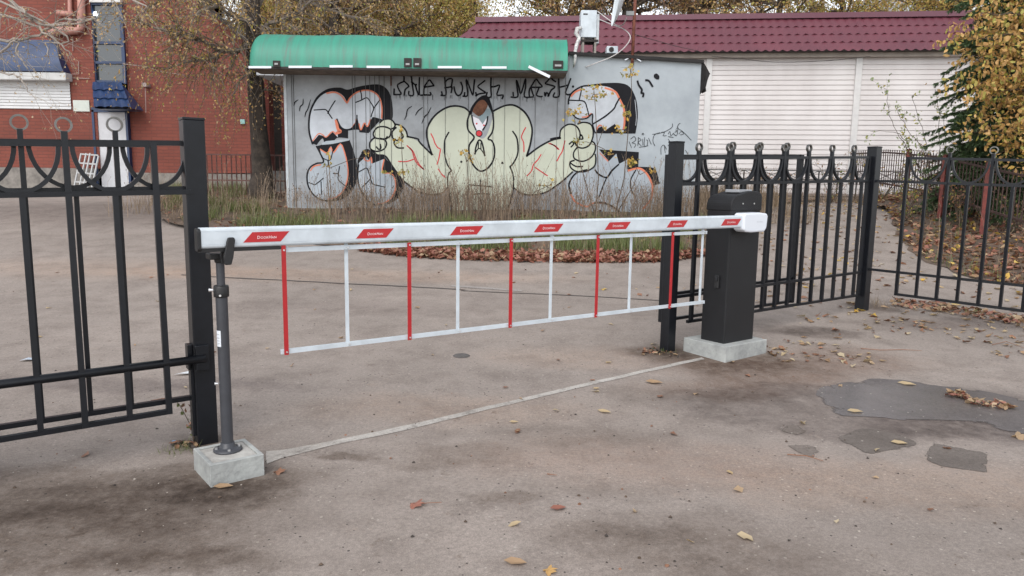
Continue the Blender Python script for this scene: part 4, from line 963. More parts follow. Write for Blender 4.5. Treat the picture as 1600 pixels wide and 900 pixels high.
# ------------------------------------------------------------------ white sided building with burgundy roof
WB=R(-6.9)
W0=at(1100,200,19).xy; WD=Vector((math.cos(WB),math.sin(WB))); WN=Vector((WD.y,-WD.x))   # WN points to the viewer
def wl(x,y): return on_line(x,y,W0,WD)
def wq(t,z,o=0): 
    p=W0+WD*t+WN*o; return Vector((p.x,p.y,z))
wz0=gz(19)-.1; ez=wl(1100,81)[1]; rz=wl(1100,16.5)[1]; tl=wl(712,60)[0]; tr=wl(1560,60)[0]
wb=thing('sided_building',wq((tl+tr)/2,gz(19),-2),'long low building with cream siding and a burgundy metal tile roof edge','building')
def siding_mat():
    m=bpy.data.materials.new('cream_siding'); m.use_nodes=True; n=m.node_tree.nodes; l=m.node_tree.links; b=n['Principled BSDF']
    tc=n.new('ShaderNodeTexCoord'); t=n.new('ShaderNodeTexNoise'); t.inputs['Scale'].default_value=1.3; t.inputs['Detail'].default_value=5; mp=n.new('ShaderNodeMapping'); mp.inputs['Scale'].default_value=(1,1,.35)
    l.new(tc.outputs['Object'],mp.inputs[0]); l.new(mp.outputs[0],t.inputs['Vector'])
    r=n.new('ShaderNodeValToRGB'); l.new(t.outputs[0],r.inputs[0]); r.color_ramp.elements[0].position=.3; r.color_ramp.elements[1].position=.7
    r.color_ramp.elements[0].color=(.54,.50,.485,1); r.color_ramp.elements[1].color=(.66,.625,.61,1)
    l.new(r.outputs[0],b.inputs['Base Color']); b.inputs['Roughness'].default_value=.5
    return m
M_side=siding_mat(); M_post=mat('white_pilaster',(.60,.585,.57),.5,var=.08)
m=MB(); z=wz0+.25; stp=.122
prf=[]
while z<ez-.16:
    prf+=[(z,.0),(z+.006,.014),(z+.018,.017),(z+stp-.004,.003)]; z+=stp
prf.append((ez-.15,0))
for i in range(len(prf)-1):
    m.face([wq(tl,prf[i][0],prf[i][1]),wq(tr,prf[i][0],prf[i][1]),wq(tr,prf[i+1][0],prf[i+1][1]),wq(tl,prf[i+1][0],prf[i+1][1])])
m.build('siding',M_side,wb)
def wbox(m,t0,t1,o0,o1,z0,z1): 
    ps=[wq(t,z,o) for z in (z0,z1) for t,o in ((t0,o0),(t1,o0),(t1,o1),(t0,o1))]
    m.add(ps,[(0,3,2,1),(4,5,6,7),(0,1,5,4),(1,2,6,5),(2,3,7,6),(3,0,4,7)])
m=MB(); wbox(m,tl,tr,-5,-.005,wz0-.5,ez+.3); m.build('core_wall',M_side,wb)
m=MB(); wbox(m,tl-.02,tr,-.3,.10,wz0-.5,wz0+.25); m.build('footing',mat('pink_grey_footing',(.34,.28,.26),.85,var=.3,vscale=5),wb)
for x in (770,1103,1334,1572):
    t=wl(x,200)[0]; m=MB(); wbox(m,t-.075,t+.075,-.05,.06,wz0+.2,ez-.02); m.build('pilaster',M_post,wb)
m=MB(); wbox(m,tl-.1,tr,-.1,.16,ez-.17,ez-.02); m.build('eaves_board',mat('dull_beige_board',(.36,.31,.27),.7,var=.2,vscale=3),wb)
# metal tile roof edge, real waves and steps
M_tile=mat('burgundy_metal_tile',(.125,.034,.046),.36,var=.12,vscale=1.2,col2=(.105,.03,.042))
m=MB(); rows=4; H_=rz-ez-.10; depth=.75; nx_=int((tr-tl+1.0)/.027); vs=[];fs=[]; rowpts=[]
for r_ in range(rows):
    for s_ in (0,.5,1): rowpts.append((r_,s_))
tl2=tl-.35
for i in range(nx_+1):
    t=tl2+(tr-tl2)*i/nx_; wv=.5+.5*math.cos(2*math.pi*t/.205); wv=wv**.7
    for (r_,s_) in rowpts:
        fr=(r_+s_)/rows; zz=ez-.04+H_*fr; oo=.32-depth*fr; lift=.030*(1-s_)+.017*wv
        sh=-.055*wv*(1-s_)*1.0
        tt=t if fr<=0 or t>tl2+.3*0+fr*.85 else tl2+fr*.85
        vs.append(wq(tt,zz+sh+lift*.6,oo+lift))
k=len(rowpts)
for i in range(nx_):
    for j in range(k-1): fs.append((i*k+j,(i+1)*k+j,(i+1)*k+j+1,i*k+j+1))
m.add(vs,fs); rf=m.build('roof',M_tile,wb,smooth=False)
m=MB()
hp=[wq(tl2,ez-.04,.36),wq(tl2+.85,rz-.12,.32-depth),wq(tl2+.85,rz-.12,-4.5),wq(tl2,ez-.04,-5)]
m.face(hp[::-1]); m.build('hip_slope',M_tile,rf)
m=MB(); wbox(m,tl2+.8,tr,-.62,-.36,rz-.13,rz-.0); m.build('ridge_cap',mat('ridge_purple',(.12,.036,.055),.4),rf)
m=MB(); wbox(m,tl2,tr,.10,.335,ez-.06,ez-.045); m.build('roof_soffit',M_darkgap,rf)
m=MB(); wbox(m,tl2+.8,tr,-5,-.6,rz-.2,rz-.12); m.build('flat_roof',M_felt,rf)
# low railing in front of it
M_rail=mat('dark_low_railing',(.03,.028,.028),.6)
rl_=thing('low_railing',wq(wl(1250,300)[0],gz(18.3),.7),'low black railing with crossed bars before the cream siding','railing')
ta=wl(1098,290)[0]; tb=wl(1410,290)[0]; n_=int((tb-ta)/.42)
def rz_(y): return wl(1250,y)[1]
zt_=gz(18)+.72; zm=zt_-.22; zbm=gz(18)+.1
for z_,nm in ((zt_,'top_rail'),(zm,'middle_rail'),(zbm,'bottom_rail')):
    m=MB(); m.bar(wq(ta,z_,.7),wq(tb,z_,.7),.025,.025); m.build(nm,M_rail,rl_)
for i in range(n_+1):
    t=ta+(tb-ta)*i/n_; m=MB(); m.bar(wq(t,gz(18)-.05,.7),wq(t,zt_,.7),.025); m.build('baluster',M_rail,rl_)
m=MB()
for i in range(n_):
    t=ta+(tb-ta)*i/n_; u=ta+(tb-ta)*(i+1)/n_; m.bar(wq(t,zm,.7),wq(u,zt_,.7),.014); m.bar(wq(t,zt_,.702),wq(u,zm,.702),.014)
tag(m.build('crossed_bars',M_rail,rl_))
# pale gable house far behind
hb_=thing('far_house',at(1400,20,42),'pale grey gable just showing above the burgundy roof, top right','house')
m=MB(); a=at(1366,14,42);b=at(1402,-22,42);c=at(1520,14,42)
for y0,y1 in ((42,43),): m.add([(a.x,y0,0),(c.x,y0,0),(c.x,y0,b.z),(b.x,y0,b.z),(a.x,y0,a.z),(a.x,52,0),(c.x,52,0),(c.x,52,b.z),(b.x,52,b.z),(a.x,52,a.z)],[(0,1,2,3,4),(5,9,8,7,6),(0,4,9,5),(1,6,7,2)])
m.build('wall',mat('pale_render',(.5,.52,.55),.8,var=.1),hb_)
m=MB(); m.bar((a.x-.3,46,a.z-.05),(b.x,46,b.z+.1),9,.12); m.build('roof',mat('grey_roof_sheet',(.42,.44,.47),.5),hb_)
# ------------------------------------------------------------------ red brick building on the left
def brick_mat(name,c1,c2,mortar,sc=1.0):
    m=bpy.data.materials.new(name); m.use_nodes=True; n=m.node_tree.nodes; l=m.node_tree.links; b=n['Principled BSDF']
    tc=n.new('ShaderNodeTexCoord'); sp_=n.new('ShaderNodeSeparateXYZ'); l.new(tc.outputs['Object'],sp_.inputs[0]); cb=n.new('ShaderNodeCombineXYZ')
    ad=n.new('ShaderNodeMath'); ad.operation='ADD'; l.new(sp_.outputs['X'],ad.inputs[0]); l.new(sp_.outputs['Y'],ad.inputs[1])
    l.new(ad.outputs[0],cb.inputs[0]); l.new(sp_.outputs['Z'],cb.inputs[1])
    br=n.new('ShaderNodeTexBrick'); br.inputs['Scale'].default_value=sc; br.inputs['Brick Width'].default_value=.26; br.inputs['Row Height'].default_value=.078; br.inputs['Mortar Size'].default_value=.008; br.inputs['Mortar Smooth'].default_value=.3
    br.inputs['Color1'].default_value=(*c1,1); br.inputs['Color2'].default_value=(*c2,1); br.inputs['Mortar'].default_value=(*mortar,1); l.new(cb.outputs[0],br.inputs['Vector'])
    t=n.new('ShaderNodeTexNoise'); t.inputs['Scale'].default_value=.9; t.inputs['Detail'].default_value=6; l.new(tc.outputs['Object'],t.inputs['Vector'])
    r=n.new('ShaderNodeValToRGB'); l.new(t.outputs[0],r.inputs[0]); r.color_ramp.elements[0].position=.3; r.color_ramp.elements[1].position=.7; r.color_ramp.elements[0].color=(.72,.70,.68,1); r.color_ramp.elements[1].color=(1.0,1.0,1.0,1)
    x=n.new('ShaderNodeMix'); x.data_type='RGBA'; x.blend_type='MULTIPLY'; x.inputs[0].default_value=1; l.new(br.outputs['Color'],x.inputs[6]); l.new(r.outputs[0],x.inputs[7]); l.new(x.outputs[2],b.inputs['Base Color'])
    b.inputs['Roughness'].default_value=.8
    bp=n.new('ShaderNodeBump'); bp.inputs['Strength'].default_value=.5; bp.inputs['Distance'].default_value=.01; bp.invert=True; l.new(br.outputs['Fac'],bp.inputs['Height']); l.new(bp.outputs[0],b.inputs['Normal'])
    return m
M_brick=brick_mat('painted_red_brick',(.235,.060,.038),(.20,.050,.033),(.155,.048,.035))
M_brick2=brick_mat('dark_red_brick',(.20,.042,.03),(.175,.036,.026),(.12,.03,.022))
M_blue=mat('blue_metal',(.014,.034,.095),.4,var=.25,vscale=8)
M_bluet=mat('blue_tile_sheet',(.015,.038,.105),.4,var=.3,vscale=5)
M_glass=mat('window_glass',(.03,.035,.04),.06,spec=.8)
M_shut=mat('white_roller_shutter',(.56,.56,.56),.5,var=.1,vscale=2)
BY=18.0
bz0=gz(BY)-.1
bl0=at(-400,200,BY).x; bxm=at(146,200,BY).x; bx1=at(391,200,BY).x
B=lambda x,y,o=0: (lambda p: Vector((p.x,BY-o,p.z)))(at(x,y,BY))
bb=thing('brick_building',((bl0+bx1)/2,BY+2,gz(BY)),'red brick building on the left with blue window frames and a white door','building')
bricktop=B(100,-160).z
# wall pieces around the door and window strip (openings are real)
dL=B(147,172).x; dR=B(199,172).x; dT=B(170,172).z; wL=B(141,10).x; wR=B(192,10).x; wT=B(160,4).z; wBz=B(160,128).z
m=MB(); m.box(bl0,wL,BY,BY+6,B(50,262).z,bricktop); w1=m.build('front_wall',M_brick,bb)
m=MB(); rt=B(311,0).z
pts=[(dR+.0,B(250,272).z),(bx1,B(391,272).z),(bx1,B(391,66).z),(B(311,0).x,rt),(B(230,-70).x,B(230,-70).z),(wR,B(200,-90).z),(wR,dT)]
pts=[(dR,B(250,272).z),(bx1,B(380,270).z),(bx1,B(391,66).z),(B(311,0).x,rt),(dR,B(200,-90).z)]
fr_=[Vector((x,BY+.1,z)) for x,z in pts]; bk=[p+Vector((0,.5,0)) for p in fr_]; n=len(pts)
m.add(fr_+bk,[tuple(range(n)),tuple(range(n,2*n))[::-1]]+[(i,n+i,n+(i+1)%n,(i+1)%n) for i in range(n)]); m.build('gable_wall',M_brick,bb)
m=MB(); m.box(wR,dR,BY+.08,BY+6,dT+.15,bricktop-1); m.build('pier',M_brick,bb)
m=MB(); m.box(wL,dL,BY+.02,BY+6,bz0-.3,dT+.3); m.build('pier',M_brick,bb)
m=MB(); m.box(wL,wR,BY+.3,BY+6,wT,bricktop-.5); m.build('upper_wall',M_brick,bb)
m=MB(); m.box(wL,dR,BY+.5,BY+6,bz0-.3,wT+.1); m.build('inner_wall',M_darkgap,bb)
M_plin=mat('grey_stone_plinth',(.22,.20,.18),.85,var=.35,vscale=6,bump=.5,bscale=12)
m=MB(); m.box(bl0,dL-.05,BY-.06,BY+1,bz0-.4,B(50,262).z); m.box(dR+.05,bx1+.02,BY+.02,BY+.55,bz0-.4,B(300,271).z); m.build('plinth',M_plin,bb)
m=MB(); m.bar(B(306,-4,.1),B(395,70,.1),.3,.07); m.build('roof_edge',M_darkgap,bb)
# window strip
wf=MB()
for x0,x1,y0,y1 in ((141,145,2,130),(187,192,2,130)):
    wf.box(B(x0,50).x,B(x1,50).x,BY+.02,BY+.14,B(150,y1).z,B(150,y0).z)
for yc in (5,66,97,127): wf.box(B(143,50).x,B(190,50).x,BY+.03,BY+.13,B(150,yc).z-.03,B(150,yc).z+.03)
fo_=wf.build('window',M_blue,bb); fo_['label']='tall blue framed window strip above the door'
for a,b in ((5,66),(66,97),(97,127)):
    m=MB(); m.box(B(144,50).x,B(188,50).x,BY+.09,BY+.10,B(150,b).z,B(150,a).z); m.build('pane',M_glass,fo_)
m=MB(); m.box(B(141,0).x,B(189,0).x,BY-.05,BY+.2,B(150,4).z,B(150,-4).z); m.build('lintel',M_post,bb)
lm=bpy.data.materials.new('lit_lamp'); lm.use_nodes=True; lb=lm.node_tree.nodes['Principled BSDF']; lb.inputs['Emission Color'].default_value=(.85,.95,1,1); lb.inputs['Emission Strength'].default_value=4; lb.inputs['Base Color'].default_value=(.8,.8,.8,1)
c=B(144,21,-.05); m=MB()
lathe(m,0,0,[(.0,-.06),(.04,-.04),(.05,0),(.04,.04),(0,.06)],12); m.v=[(v[0]+c.x+.05,v[1]*.6+BY+.05,v[2]+c.z) for v in m.v]; m.build('lit_lamp',lm,bb,smooth=True)
# blue canopy over the door
cT=B(145,129); cB=B(149,169)
m=MB(); NX=40; rows=3; vs=[];fs=[]
xl0,xr0=B(145,129).x,B(190,129).x; xl1,xr1=at(148,170,BY-.55).x,at(206,170,BY-.55).x; zT=cT.z; zB=at(170,169,BY-.55).z
for i in range(NX+1):
    u=i/NX
    for r_ in range(rows):
        for s_ in (0,1):
            f_=(r_+s_)/rows; x0=xl1+(xl0-xl1)*f_; x1=xr1+(xr0-xr1)*f_; x=x0+(x1-x0)*u; wv=.02*abs(math.sin(x*math.pi/.2))
            vs.append((x,BY-.55+.55*f_-.03*(1-s_)-wv,zB+(zT-zB)*f_+.02*(1-s_)+wv-.0))
k=rows*2
for i in range(NX):
    for j in range(k-1): fs.append((i*k+j,(i+1)*k+j,(i+1)*k+j+1,i*k+j+1))
m.add(vs,fs); 
m.face([(xl1,BY-.55,zB-.0),(xl0,BY,zT),(xl1,BY,zB)]); m.face([(xr1,BY-.55,zB),(xr1,BY,zB),(xr0,BY,zT)]); m.face([(xl1,BY-.56,zB-.02),(xr1,BY-.56,zB-.02),(xr1,BY,zB-.02),(xl1,BY,zB-.02)])
m.build('door_canopy',M_bluet,bb)
# door
m=MB(); 
for x0,x1 in ((145,148.5),(197,200.5)): m.box(B(x0,200).x,B(x1,200).x,BY-.02,BY+.12,bz0,dT)
m.box(B(145,200).x,B(200,200).x,BY-.02,BY+.12,dT-.05,dT+.06); df=m.build('door_frame',M_blue,bb)
m=MB(); m.box(B(148,200).x,B(197.5,200).x,BY+.02,BY+.09,bz0+.1,dT-.05); m.build('door',mat('white_door',(.52,.52,.54),.5,var=.08),df)
m=MB(); m.box(B(140,300).x,B(205,300).x,BY-.5,BY+.3,bz0-.2,bz0+.13); m.build('door_step',M_conc,bb)
# shop window with blue awning and shutter
sx0=B(-120,150).x; sx1=B(113,150).x
def slat(m,x0,x1,z0,z1,y,st=.07):
    z=z0
    while z<z1:
        m.face([(x0,y,z),(x1,y,z),(x1,y-.018,z+.012),(x0,y-.018,z+.012)]); m.face([(x0,y-.018,z+.012),(x1,y-.018,z+.012),(x1,y,min(z+st,z1)),(x0,y,min(z+st,z1))]); z+=st
m=MB(); slat(m,sx0,B(111,150).x,B(50,170.5).z,B(50,127).z,BY-.02); m.build('roller_shutter',M_shut,bb)
m=MB(); m.box(sx0,B(113.5,120).x,BY-.28,BY-.001,B(50,127.5).z,B(50,115).z); m.build('shutter_box',mat('shutter_box_white',(.5,.5,.49),.5,var=.15,vscale=3),bb,bevel=.02)
m=MB(); z1=B(50,62).z; z0=B(50,114).z; n=12; vs=[]
xa=sx0; xb=B(110,100).x; xc=B(88,70).x
for i in range(n+1):
    f_=i/n; a=f_*math.pi/2
    yy=BY-.30*math.cos(a); zz=z0+(z1-z0)*f_
    vs+=[(xa,yy,zz),(xb+(xc-xb)*f_,yy,zz)]
m.add(vs,[(2*i,2*i+1,2*i+3,2*i+2) for i in range(n)]); m.face([vs[2*i+1] for i in range(n+1)]+[(xb,BY,z0)]); m.build('shop_awning',M_bluet,bb)
m=MB(); a=B(116,174);b=B(140,157); m.box(a.x,b.x,BY-.03,BY-.001,a.z,b.z); m.build('wall_plate',mat('pale_green_plate',(.52,.55,.50),.5,var=.06),bb)
# salmon pipes
M_pipe=mat('salmon_painted_pipe',(.42,.20,.16),.5,var=.2,vscale=6)
m=MB(); m.tube([B(130,-40,.1),B(131,20,.1),B(131,46,.12),B(126,50,.14),B(112,50,.14),B(94,50,.14),B(86,54,.14),B(78,58,.10)],[.085,.085,.085,.085,.10,.10,.08,.05],10); m.build('rain_pipe',M_pipe,bb,smooth=True)
m=MB(); m.tube([B(118,24,.1),B(104,23,.1),B(94,21,.1)],.065,10); m.build('rain_pipe',M_pipe,bb,smooth=True)
m=MB(); m.tube([B(111,-30,.06),B(112,20,.06),B(113,45,.06)],.05,8); m.build('rain_pipe',M_pipe,bb,smooth=True)
M_cond=mat('pale_conduit',(.33,.26,.24),.6)
for l in ([(115,60),(115,80)],[(124,96),(124,116),(114,116)],[(114,122),(141,123)],[(193,100),(232,105),(248,111),(290,118)],[(228,137),(229,176)],[(195,98),(196,130)]):
    m=MB(); m.tube([B(x,y,.03) for x,y in l],.008,6); m.build('conduit',M_cond,bb)
m=MB(); m.box(B(225,133).x,B(232,133).x,BY-.1,BY+.1,B(228,136).z,B(228,130).z); m.build('wall_lamp',M_cond,bb)
m=MB(); m.box(B(367,0).x,B(374,0).x,BY+.05,BY+.12,B(370,193).z,B(370,186).z); m.build('small_plate',mat('turquoise_plate',(.25,.45,.43),.5),bb)
# white crate leaning beside the door
cr=thing('white_rack',B(146,298,.5),'white slatted plastic rack leaning beside the door of the brick building','rack')
m=MB()
for x in (132,140,146,153,159): m.bar(B(x,298,.45),B(x+.5,240 if x<150 else 244,.15),.03,.03)
for y in (241,255,270,284,297): m.bar(B(132,y,.15+.3*(y-240)/58),B(159,y+2,.15+.3*(y-240)/58),.03,.035)
m.build('frame',mat('dusty_white_plastic',(.42,.42,.42),.5),cr)
# portico behind, at the right of the brick building
pb=thing('brick_portico',at(428,200,23),'dark red brick pillars of a porch between the trunk and the kiosk','porch')
for x0,x1 in ((410,419),(438,450)):
    a=at(x0,130,22);b=at(x1,130,22); m=MB(); m.box(a.x,b.x,22,22.4,gz(22)-.3,at(420,80,22).z); m.build('pillar',M_brick2,pb)
a=at(340,130,24);b=at(500,130,24); m=MB(); m.box(a.x,b.x,24.5,25,gz(22),at(420,60,24).z); m.build('back_wall',M_darkgap,pb)
m=MB(); a=at(395,130,22);b=at(470,130,22); m.box(a.x,b.x,21.8,24.5,at(420,100,22).z,at(420,60,22).z); m.build('beam',M_brick2,pb)
m=MB(); m.box(a.x,b.x,20.5,24.4,gz(22)-.3,at(420,268,22).z); m.build('floor_slab',M_conc,pb)
# ------------------------------------------------------------------ verge, bank, seams
def gp2(l): return [g(x,y).xy for x,y in l]
def verge_mound(x,y): return .05*max(0,min(1,(y-10.0)/1.2))*(1+.5*noise.noise(Vector((x*.8,y*.8,3))))+.012*noise.noise(Vector((x*6,y*6,0)))
vpts=gp2([(258,352),(300,360),(345,364),(440,376),(560,390),(640,400),(760,406),(860,409),(960,409),(1030,407),(1085,402),(1135,385),(1165,350),(1172,325)])+[Vector((7.4,17.5)),Vector((5.2,17.3)),Vector((-4.2,17.2)),Vector((-6.6,16.4)),Vector((-7.1,14.3))]
sheet(vpts,.006,'soil_verge',M_soil,seed=21,rag=.10,sub=.2,mound=verge_mound)
def vz(x,y): return interp_ground(x,y)+.006+max(0,verge_mound(x,y))
def bank_mound(x,y): return .22*max(0,min(1,((x-6.0)-.12*(y-9))/2.0))*(1+.4*noise.noise(Vector((x*.5,y*.5,7))))+.015*noise.noise(Vector((x*5,y*5,2)))
bpts=gp2([(1345,318),(1388,335),(1405,372),(1440,405),(1520,436),(1620,452)])+[Vector((9,8.3)),Vector((16,8)),Vector((16,17)),Vector((9.5,17.4))]
sheet(bpts,.006,'leafy_bank',M_soil,seed=22,rag=.15,sub=.25,mound=bank_mound)
def bz(x,y): return interp_ground(x,y)+.006+max(-.01,bank_mound(x,y))
M_seam=mat('dark_seam',(.06,.052,.048),.9)
def ribbon(pts,wd,name,m,seed,rag=.01,lift=.0045):
    P=[g(x,y).xy for x,y in pts]; a=[];b=[]
    for i,p in enumerate(P):
        d=(P[min(i+1,len(P)-1)]-P[max(i-1,0)]).normalized(); n=Vector((-d.y,d.x)); a.append(p+n*wd/2); b.append(p-n*wd/2)
    return sheet(a+b[::-1],lift,name,m,seed=seed,rag=rag,sub=.08)
ribbon([(283,430),(358,435),(450,439),(550,444),(640,448),(720,452)],.030,'road_seam',M_seam,31)
ribbon([(705,446),(760,450),(815,454)],.075,'cement_strip',M_patch_p if 'M_patch_p' in globals() else asphalt_mat('pale_patch',(),(.30,.27,.25)),32,rag=.02,lift=.004)
ribbon([(720,454),(815,458),(900,462),(1030,470)],.022,'road_seam',M_seam,33)
# ------------------------------------------------------------------ fast leaf / blade clouds
rs=np.random.RandomState(11)
def cloud(name,pos,size,templ,faces,mt,parent=None,tilt=1.0,flat=False,droop=0,lengthx=1.0,mats=None,matw=None,smooth=False,jit=None):
    if jit is None: jit=.09 if templ is DRY else .04
    """many small leaf shaped pieces with random turns, as one mesh"""
    pos=np.asarray(pos,float); n=len(pos)
    size=np.broadcast_to(np.asarray(size,float),(n,))
    T=np.asarray(templ,float); k=len(T)
    yaw=rs.uniform(0,2*np.pi,n)
    if flat: pit=rs.normal(0,.22*tilt,n); rol=rs.normal(0,.22*tilt,n)
    else: pit=rs.uniform(-1.3,1.3,n)*tilt-droop; rol=rs.uniform(-np.pi,np.pi,n)
    cy,sy,cp,sp,cr,sr=np.cos(yaw),np.sin(yaw),np.cos(pit),np.sin(pit),np.cos(rol),np.sin(rol)
    Rm=np.empty((n,3,3))
    Rm[:,0,0]=cy*cp; Rm[:,0,1]=cy*sp*sr-sy*cr; Rm[:,0,2]=cy*sp*cr+sy*sr
    Rm[:,1,0]=sy*cp; Rm[:,1,1]=sy*sp*sr+cy*cr; Rm[:,1,2]=sy*sp*cr-cy*sr
    Rm[:,2,0]=-sp; Rm[:,2,1]=cp*sr; Rm[:,2,2]=cp*cr
    TT=T[None]+rs.normal(0,jit,(n,k,3))*np.array([1,1,.7])
    V=np.einsum('nij,nkj->nki',Rm,TT)*size[:,None,None]+pos[:,None,:]
    V=V.reshape(-1,3)
    fl=[];
    for f in faces: fl.append(np.asarray(f)[None,:]+(np.arange(n)*k)[:,None])
    me=bpy.data.meshes.new(name)
    loops=[];starts=[];tot=[];c=0;mi=[]
    mk=rs.choice(len(mats),n,p=matw) if mats else np.zeros(n,int)
    for f in fl:
        L=f.shape[1]; loops.append(f.ravel()); starts.append(c+np.arange(n)*L); tot.append(np.full(n,L)); c+=n*L; mi.append(mk)
    loops=np.concatenate(loops); starts=np.concatenate(starts); tot=np.concatenate(tot); mi=np.concatenate(mi)
    me.vertices.add(len(V)); me.vertices.foreach_set('co',V.ravel())
    me.loops.add(len(loops)); me.loops.foreach_set('vertex_index',loops.astype(np.int32))
    me.polygons.add(len(starts)); me.polygons.foreach_set('loop_start',starts.astype(np.int32)); me.polygons.foreach_set('loop_total',tot.astype(np.int32))
    for m in (mats or [mt]): me.materials.append(m)
    me.polygons.foreach_set('material_index',mi.astype(np.int32))
    me.update(calc_edges=True); me.validate()
    o=bpy.data.objects.new(name,me); COL.objects.link(o)
    if parent is not None: o.parent=parent; o.matrix_parent_inverse=Matrix.Translation(parent.location).inverted()
    return o
OV=[(-.5,0,0),(-.15,.26,.05),(.25,.2,.05),(.5,0,-.04),(.25,-.2,.05),(-.15,-.26,.05)]; OVF=[(0,5,4,3),(0,3,2,1)]
DRY=[(-.5,0,.10),(-.2,.24,.16),(.2,.20,.12),(.5,.02,.02),(.22,-.22,.10),(-.15,-.2,.04),(0,0,.0)]; DRYF=[(6,0,1),(6,1,2),(6,2,3),(6,3,4),(6,4,5),(6,5,0)]
MAP=[(0,0,0)]; _h=[(0,.52),(10,.40),(16,.36),(24,.26),(38,.40),(50,.50),(60,.38),(72,.25),(92,.33),(108,.38),(122,.27),(150,.2),(172,.12)]
for a_,r_ in _h+[(360-a,r*.93) for a,r in _h[:0:-1]]:
    a=math.radians(a_); MAP.append((r_*math.cos(a),r_*math.sin(a)*.9,.10*math.sin(a*2.5)+.16*r_*r_))
MAPF=[(0,i,i%(len(MAP)-1)+1) for i in range(1,len(MAP))]
L_tan=leafmat('tan_leaf',(.33,.20,.11),(.47,.35,.22),sc=1); L_pale=leafmat('pale_yellow_leaf',(.44,.32,.17),(.52,.43,.29)); L_brn=leafmat('brown_leaf',(.16,.075,.042),(.30,.15,.09),trans=.1)
L_red=leafmat('red_brown_leaf',(.20,.07,.045),(.34,.155,.11),trans=.1); L_yel=leafmat('yellow_leaf',(.60,.36,.06),(.62,.46,.14)); L_och=leafmat('ochre_tree_leaf',(.34,.20,.055),(.56,.35,.12))
L_grn=leafmat('dull_green_leaf',(.10,.13,.035),(.20,.22,.07)); L_ygr=leafmat('yellow_green_leaf',(.30,.30,.06),(.48,.38,.10)); L_oran=leafmat('orange_ochre_leaf',(.42,.23,.07),(.60,.38,.15)); L_small=leafmat('small_dry_leaf',(.30,.20,.10),(.52,.37,.19))
L_gras=leafmat('green_grass_blade',(.075,.105,.028),(.19,.215,.07),trans=.15); L_dry=leafmat('dry_grass_blade',(.13,.09,.055),(.32,.235,.145),trans=.15); L_stem=leafmat('dry_weed_stem',(.075,.052,.038),(.26,.185,.12),trans=.0)
L_spru=leafmat('spruce_needle',(.05,.09,.038),(.11,.165,.07),trans=.1)
def inpoly(p,poly):
    x,y=p; c=False; n=len(poly); j=n-1
    for i in range(n):
        xi,yi=poly[i]; xj,yj=poly[j]
        if (yi>y)!=(yj>y) and x<(xj-xi)*(y-yi)/(yj-yi)+xi: c=not c
        j=i
    return c
def sample(poly,n,fn=None):
    poly=[(p[0],p[1]) for p in poly]; x0=min(p[0] for p in poly);x1=max(p[0] for p in poly);y0=min(p[1] for p in poly);y1=max(p[1] for p in poly)
    out=[];t=0
    while len(out)<n and t<n*60:
        t+=1; x=rs.uniform(x0,x1);y=rs.uniform(y0,y1)
        if inpoly((x,y),poly) and (fn is None or rs.rand()<fn(x,y)): out.append((x,y))
    return out
def nz(x,y,s,k=0): return noise.noise(Vector((x*s,y*s,k)))
# leaf drift along the kerb of the verge
strip=gp2([(560,384),(640,391),(760,396),(860,399),(1000,399),(1100,394),(1120,400),(1030,411),(960,412),(860,412),(760,409),(640,403),(560,393)])
P_=sample(strip,3000,lambda x,y:.6+.8*nz(x,y,1.5))
tag(cloud('fallen_leaves',[(x,y,vz(x,y)+rs.uniform(0,.05)) for x,y in P_],rs.uniform(.06,.12,len(P_)),DRY,DRYF,None,flat=True,tilt=2.2,mats=[L_red,L_brn,L_tan],matw=[.62,.26,.12]),'rust brown fallen leaves drifted along the front of the kiosk verge','leaf litter',kind='stuff')
P_=sample(vpts,2600,lambda x,y:.5+.8*nz(x,y,1.1,4))
tag(cloud('fallen_leaves',[(x,y,vz(x,y)+.01) for x,y in P_],rs.uniform(.05,.1,len(P_)),DRY,DRYF,None,flat=True,tilt=2,mats=[L_red,L_brn,L_tan],matw=[.5,.3,.2]),'brown leaves scattered in the weeds around the kiosk','leaf litter',kind='stuff')
P_=sample(bpts,9000,lambda x,y:.45+.9*nz(x,y,.8,2)+(.3 if y<12 else 0))
tag(cloud('fallen_leaves',[(x,y,bz(x,y)+rs.uniform(0,.03)) for x,y in P_],rs.uniform(.06,.13,len(P_)),DRY,DRYF,None,flat=True,tilt=1.8,mats=[L_red,L_brn,L_tan,L_yel],matw=[.22,.45,.22,.11]),'brown and ochre leaf litter covering the bank behind the right fence','leaf litter',kind='stuff')
path=gp2([(1170,320),(1300,306),(1390,330),(1405,372),(1460,410),(1620,455),(1700,500),(1620,505),(1400,500),(1180,500),(1180,420)])
P_=sample(path,850,lambda x,y:.35+.7*nz(x,y,.7,5)+.25*(x>4.3))
tag(cloud('fallen_leaves',[(x,y,interp_ground(x,y)+.008) for x,y in P_],rs.uniform(.05,.12,len(P_)),DRY,DRYF,None,flat=True,tilt=.7,mats=[L_tan,L_pale,L_brn,L_yel],matw=[.36,.3,.26,.08]),'yellow and tan leaves strewn over the asphalt behind the right fence','leaf litter',kind='stuff')
fr1=gp2([(1190,505),(1420,470),(1600,478),(1680,520),(1600,560),(1420,560),(1250,600),(1190,560)])
P_=sample(fr1,240,lambda x,y:.2+1.2*nz(x,y,1.3,6))
tag(cloud('fallen_leaves',[(x,y,interp_ground(x,y)+.008) for x,y in P_],rs.uniform(.03,.088,len(P_)),DRY,DRYF,None,flat=True,tilt=.8,mats=[L_tan,L_pale,L_brn],matw=[.40,.28,.32]),'pale leaves strewn on the asphalt before the corner fence post','leaf litter',kind='stuff')
P_=[tuple(g(x,y).xy) for x,y in [(rs.uniform(1395,1610),0) for _ in range(0)]]
